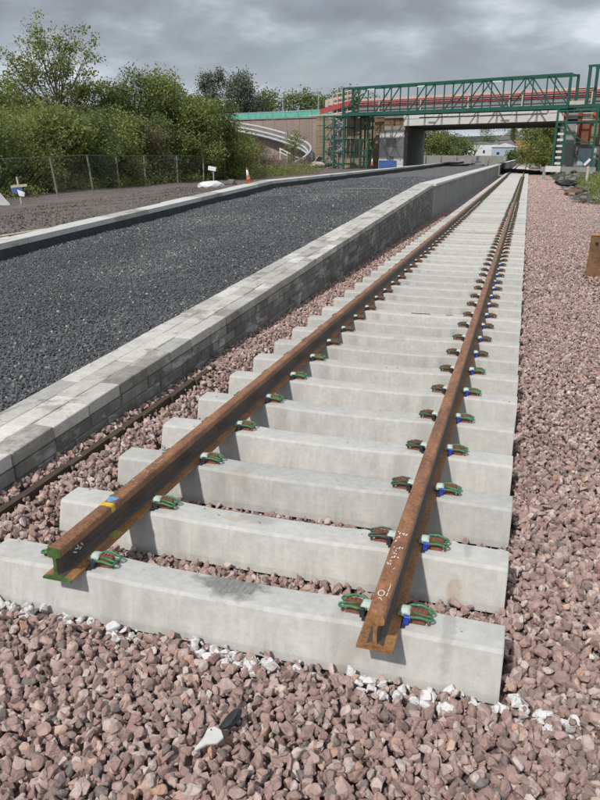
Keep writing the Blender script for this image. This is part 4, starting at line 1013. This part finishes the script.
# wing wall with green parapet and curved stair rails, left
ww = thing('retaining_wall', 'pinkish brown retaining wall of the road ramp under the bright green netting', 'wall', (*B(-12, 6, 0)[:2], 0))
s = -34.0
while s < -6.7:
    e = min(s+2.4, -6.7); bbox(MB(), s+.02, e-.02, 6.0, 6.5, -.3, 6.75+.01*(s+34)).build('wall_panel', M['wall_pink'], ww); s = e
bbox(MB(), -6.7, -4.7, 5.6, 6.4, -.3, 7.1).build('stone_pier', M['stone_buff'], ww)
bbox(MB(), -34, -4.7, 5.85, 6.65, 6.98, 7.1).build('string_course', M['conc_mid'], ww)
gn = thing('green_netting', 'bright green netted parapet on top of the retaining wall', 'parapet', (*B(-12, 6, 7)[:2], 7))
s = -40.0
while s < -4.9:
    e = min(s+2.5, -4.9); bbox(MB(), s+.03, e-.03, 5.9, 5.98, 7.12, 7.86, 0.0).build('net_panel', M['mesh_green'], gn); bbox(MB(), s+.03, e-.03, 5.86, 5.96, 7.88, 7.98).build('top_rail', M['clad_blue'], gn); bbox(MB(), s-.04, s+.04, 5.98, 6.06, 7.12, 8.12).build('net_post', M['steel_grey'], gn); s = e
hr = thing('curved_handrails', 'triple silver handrails curving down a ramp on the retaining wall', 'handrail', (*B(-8, 4, 0)[:2], 0))
ctrl = [(-26, 5.2, 6.8), (-20, 5.1, 6.0), (-15, 4.6, 5.15), (-11, 3.9, 4.3), (-8, 2.8, 3.5), (-6.3, 1.4, 2.75), (-5.7, -.2, 2.0), (-6.0, -1.8, 1.2), (-6.9, -2.9, .6)]
def spline(c, n=6):
    out_ = []
    for i in range(len(c)-1):
        p0, p1, p2, p3 = [Vector(c[max(0, min(len(c)-1, j))]) for j in (i-1, i, i+1, i+2)]
        for k in range(n):
            t = k/n; out_.append(.5*((2*p1)+(-p0+p2)*t+(2*p0-5*p1+4*p2-p3)*t*t+(-p0+3*p1-3*p2+p3)*t**3))
    out_.append(Vector(c[-1])); return out_
sp = spline(ctrl)
for dz, do in ((0, 0), (-.55, -.2), (-1.1, -.1)):
    MB().tube([B(p.x - (.35 if do else 0), p.y+do, p.z+dz) for p in sp], .16, 8).build('rail_tube', M['rail_silver'], hr, smooth=True)
for p in sp[::4]: MB().bar(B(p.x, p.y+.15, p.z), B(p.x, p.y+.15, p.z-1.5), .09, .09).build('rail_post', M['steel_grey'], hr)
mb = MB(); secs = [[B(p.x, p.y+.4, p.z-1.5), B(p.x, p.y+.9, p.z-1.5), B(p.x, p.y+.9, p.z-.9), B(p.x, p.y+.4, p.z-.9)] for p in sp]
mb.loft(secs); mb.build('ramp_upstand', M['conc_mid'], hr)
h2 = thing('short_handrail', 'short white handrail low on the retaining wall above the pink weeds', 'handrail', (*B(-13, 4, 0)[:2], 0))
for dz in (0, .45): MB().bar(B(-14.0, 3.6, 2.9-dz), B(-9.2, 2.6, 1.5-dz), .12, .12).build('rail_tube', M['white_plastic'], h2)
for q in range(3): MB().bar(B(-13.8+q*1.6, 3.5-q*.3, 2.85-q*.45), B(-13.8+q*1.6, 3.5-q*.3, 1.3-q*.45), .12, .12).build('rail_post', M['white_plastic'], h2)
# embankment below the wing wall
mb = MB(); mb.hexa([B(-40, -4, -.3), B(-4.5, -2, -.3), B(-4.5, 6, -.3), B(-40, 6, -.3), B(-40, -3.8, .3), B(-4.5, -1.8, .3), B(-4.5, 5.99, 1.2), B(-40, 5.99, 1.6)]); structure(mb, 'embankment', M['dirt'])
# slab leaning near tower
solo(MB().hexa([B(-5.3, .2, .5), B(-3.9, .2, 1.9), B(-3.7, .9, 1.7), B(-5.1, .9, .5), B(-5.35, .2, .62), B(-3.95, .2, 2.02), B(-3.75, .9, 1.82), B(-5.15, .9, .62)]), 'leaning_slab', M['panel'], 'grey slab leaning beside the left stair tower', 'slab', tuple(B(-4.6, .5, .5)))
c = tuple(B(-2.6, -1.6, .9)); solo(lumpy(c, (1.1, .6, .35), 8), 'sand_heap', M['pale_board'], 'heap of tan sand before the left stair tower', 'heap', c)

# street lamps on the road ramp
for (s, h_, lb) in ((-13.9, 10.2, 'tallest pale lamp column behind the green netting'), (-7.6, 9.9, 'lamp column nearest the boarded scaffold'), (-9.3, 9.2, 'short pale pole between the two lamp columns'), (-21.0, 9.4, 'leftmost lamp column just above the trees')):
    lp = thing('lamp_column', lb, 'street lamp', (*B(s, 12, 7)[:2], 7), 'lamp columns on the road ramp')
    MB().tube([B(s, 12, 6.8), B(s, 12, h_+.6)], [.13, .09], 8).build('column', M['steel_grey'], lp)
    if h_ != 9.2: MB().bar(B(s-.35, 11.9, h_+.62), B(s+.3, 12, h_+.62), .25, .12).build('lamp_head', M['steel_grey'], lp)
    else: bbox(MB(), s-.9, s-.15, 11.9, 12, h_-1.0, h_-.2).build('sign_plate', M['pale_board'], lp)

# skyline trees behind the ramp
r = random.Random(9)
tree('poplar', 'left one of two tall grey green trees on the skyline behind the green netting', 'tree', (-52.0, 122, 2), 14.3, 5.6, M['leaf_grey'], 6500, 401, 'grey green skyline trees', leaf=.42, tw=.25, lift=.25)
tree('poplar', 'right one of two tall grey green trees on the skyline behind the green netting', 'tree', (-45.8, 121, 2), 13.4, 7.2, M['leaf_grey'], 7500, 402, 'grey green skyline trees', leaf=.42, tw=.25, lift=.25)
for i, (x_, h_) in enumerate([(-68, 13), (-62, 13.5), (-57.5, 12.5), (-49, 10.4), (-40.5, 10.6), (-36, 11.0), (-32, 10.4), (-28.0, 10.6), (-23.5, 9.6)]):
    tree('skyline_tree', 'dark green tree in the row behind the road ramp', 'tree', (x_*1.08, 130+r.uniform(-3, 3), 2), h_, 8.5, M['leaf_dark'], 5200, 410+i, 'row of trees behind the road ramp', leaf=.45, lift=.15, tw=.2)

# ------------------------------------------------------------------ right side clutter
rm = thing('site_barrier', 'long pale plastic barrier lying across in front of the right prop tower', 'barrier', (4.3, 70, .3))
MB().box((4.6, 70, .98), (4.7, .35, .42), rz=.02).build('barrier_beam', M['panel'], rm); MB().box((3.3, 69.7, 1.0), (1.3, .5, .5)).build('white_end', M['beam_white'], rm)
for x_ in (2.6, 4.6, 6.6): MB().box((x_, 70, .45), (.3, .4, .8)).build('foot', M['panel'], rm)
wp = thing('marker_post', 'pale wooden marker post on the rubble, right of the track', 'post', (4.6, 46, .3))
MB().bar((4.6, 46, .1), (4.6, 46, 1.55), .14, .12).build('post', M['pale_timber'], wp); MB().bar((4.35, 45.9, 1.6), (4.65, 45.9, 1.95), .1, .14).build('pale_cap', M['white_plastic'], wp)
tube_ = thing('black_drain_pipe', 'black corrugated pipe laid across the track under the bridge', 'pipe', (0, 95, .3))
MB().tube([(-2.2, 88, .45), (-.8, 88.5, .5), (.8, 88.5, .42), (2.0, 88.2, .30), (3.6, 90, .45), (4.2, 92, .8)], .22, 10).build('pipe', M['black'], tube_, smooth=True)
def zm(x, y): 
    t = max(0, min(1, (x-3.2)/1.9)); return .02 + .62*t*t*(3-2*t)*min(1, max(0, (y-33)/7)) + .06*(sin(x*2+y*.7)+sin(x*4.3+y*2.1))*t*min(1, max(0, (y-30)/5))
structure(grid_sheet(3.28, 30, -4, 110, 60, 110, lambda x, y: zm(x, y)), 'verge', [M['grassland'], M['earth'], M['ballast']])
for p in bpy.data.objects['verge'].data.polygons:
    c_ = p.center; p.material_index = 2 if (c_.x < 4.6 and c_.y < 33) else 1 if c_.x < 6.2+.8*sin(c_.y) and c_.y > 33 else 0
r = random.Random(21)
k = 0
for i in range(80):
    y_ = r.uniform(34, 72); x_ = 3.35 + (y_-34)*.012 + abs(r.gauss(0, .8)); s_ = r.uniform(.08, .26)
    c = (x_, y_, zm(x_, y_)+s_*.25)
    if x_ > 8: continue
    solo(lumpy(c, (s_, s_*r.uniform(.7, 1.2), s_*.55), 30+i), 'rubble_lump', M['rock_grey'] if r.random() < .75 else M['old_timber'], 'grey lump in the rubble heap right of the track', 'rubble', c, 'rubble lumps right of the track')
c = (3.75, 41, .22); solo(lumpy(c, (.55, .35, .2), 77), 'rusty_boulder', M['rust_post'], 'flat rusty brown boulder at the edge of the ballast right of the track', 'boulder', c)
c = (3.6, 48, .5); solo(lumpy(c, (.8, .4, .22), 78), 'black_sheeting', M['black'], 'crumpled black sheeting on the rubble right of the track', 'sheeting', c)
weeds('verge_grass', 'patch of green grass on the verge at the right edge', 4.2, 9, 33, 52, 2600, .28, M['leaf_mid'], 304, zm)

# ------------------------------------------------------------------ beyond the bridge
tree('willow', 'large yellow green tree seen through the bridge opening at right', 'tree', (3.6, 136, 0), 10.5, 9.6, M['leaf_yellow'], 15000, 501, leaf=.34, lift=.08, tw=.3, shape='wide')
tree('dense_tree', 'green tree behind the left abutment, seen through the bridge opening', 'tree', (-17.5, 140, 0), 8.6, 8.5, M['leaf_mid'], 12000, 502, leaf=.34, lift=.05, tw=.3, shape='wide')
tree('dense_tree', 'second green tree in the bridge opening, right of the one by the left abutment', 'tree', (-16.5, 165, 0), 6.6, 7.0, M['leaf_dark'], 8000, 503, leaf=.4, lift=.05, tw=.3, shape='wide')
tree('dense_tree', 'farther dark tree in the middle of the bridge opening', 'tree', (-19.5, 235, 0), 7.6, 10, M['leaf_dark'], 6000, 504, leaf=.6, lift=.05, tw=.3, shape='wide')
tree('conifer', 'dark pointed conifer on the far skyline under the bridge', 'tree', (-7.0, 380, 4), 15, 4.0, M['leaf_dark'], 4000, 505, leaf=.5, lift=.05, tw=.3, shape='cone')
for i, (x_, y_, h_) in enumerate([(-34, 300, 7), (-26, 330, 7.5), (-21, 330, 7.5), (-13, 480, 18), (-24, 470, 18), (-.6, 200, 3.6), (-3.2, 215, 2.6), (3.4, 330, 7), (9, 300, 9)]):
    tree('far_tree', 'small distant tree among the buildings beyond the bridge', 'tree', (x_, y_, .2 if y_ < 400 else 6), h_, h_*.75, M['leaf_dark'], 2500, 520+i, 'distant trees beyond the bridge', leaf=.6 if y_ > 200 else .3, lift=.1, tw=.2, shape='wide')
lw = thing('low_wall', 'low pale grey concrete wall beyond the platform under the bridge', 'wall', (-17, 150, 0))
for i in range(9): MB().box((-25+i*2.6, 128+i*.4, 1.3), (2.55, .4, 1.6)).build('wall_panel', M['panel'], lw)
lw2 = thing('white_drum', 'small white drum standing on the far platform under the bridge', 'drum', (-6, 118, 1.2)); MB().tube([(-6.0, 112, 1.1), (-6.0, 112, 1.35), (-6.05, 112, 1.4), (-6.05, 112, 2.0)], [.55, .5, .25, .2], 10).build('drum', M['white_plastic'], lw2)
sl2 = thing('low_road_strip', 'dark grey yard surface beyond the platform', 'yard', (-10, 130, 0))
MB().box((-14, 150, .55), (16, 70, .3)).build('surface', M['infill'], sl2)
def zh_(x, y):
    t = max(0, min(1, (y-325)/210)); return -.4 + 16.5*t*(1 + .12*sin(x*.02))
def building(label, x, y, w, d, h, wall, roof, rh, z=0, nwin=0, rz=0):
    b = thing('building', label, 'building', (x, y, z), 'buildings beyond the bridge', rz)
    local(MB().box((0, 0, h/2), (w, d, h)), 'walls', M[wall], b)
    mb = MB(); e = .3
    mb.add([(-w/2-e, -d/2-e, h+.01), (w/2+e, -d/2-e, h+.01), (w/2+e, d/2+e, h+.01), (-w/2-e, d/2+e, h+.01), (0 if w < d else -w/2-e, -d/2-e if w < d else 0, h+rh), (0 if w < d else w/2+e, d/2+e if w < d else 0, h+rh)],
           [(0, 3, 2, 1), (0, 1, 4), (2, 3, 5), (1, 2, 5, 4), (3, 0, 4, 5)] if w < d else [(0, 3, 2, 1), (3, 0, 4), (1, 2, 5), (0, 1, 5, 4), (2, 3, 4, 5)])
    local(mb, 'roof', M[roof], b)
    for i in range(nwin):
        local(MB().box((-w/2+w*(i+.5)/nwin, -d/2-.01, h*.55), (w/nwin*.22, .06, h*.18)), 'window', M['glass'], b)
    return b
building('pale blue warehouse with shallow gable in the centre of the bridge opening', -6.6, 262, 8.2, 20, 4.2, 'clad_blue', 'clad_white', 1.3, .5, 2)
building('long white shed left of the pale blue warehouse', -15.5, 275, 12, 14, 5.6, 'clad_white', 'roof_grey', .8, .3, 4)
building('low white shed farthest left in the bridge opening', -28, 270, 10, 14, 5.4, 'clad_white', 'clad_white', .8, .5, 4)
building('orange rendered building right of the pale blue warehouse', -1.6, 300, 5.0, 9, 6.9, 'ochre', 'roof_grey', 1.5, 1, 3)
building('cream building between the orange one and the willow', 3.0, 305, 4.0, 9, 7.2, 'cream', 'roof_grey', 1.5, 1, 3)
r = random.Random(31)
for i in range(16):
    row = i//4; xx = -14 + (i % 4)*6.0 + row*1.6; yy = 365+row*42
    building('pale house with grey roof in the rows on the far hillside', xx, yy, 4.3, 8, 4.2, r.choice(['cream', 'clad_white', 'wall_pink']), 'roof_grey', 2.4, zh_(xx, yy-4), 3, r.uniform(-.2, .2))
structure(grid_sheet(-500, 450, 325, 900, 60, 40, zh_), 'hill', M['hill'])
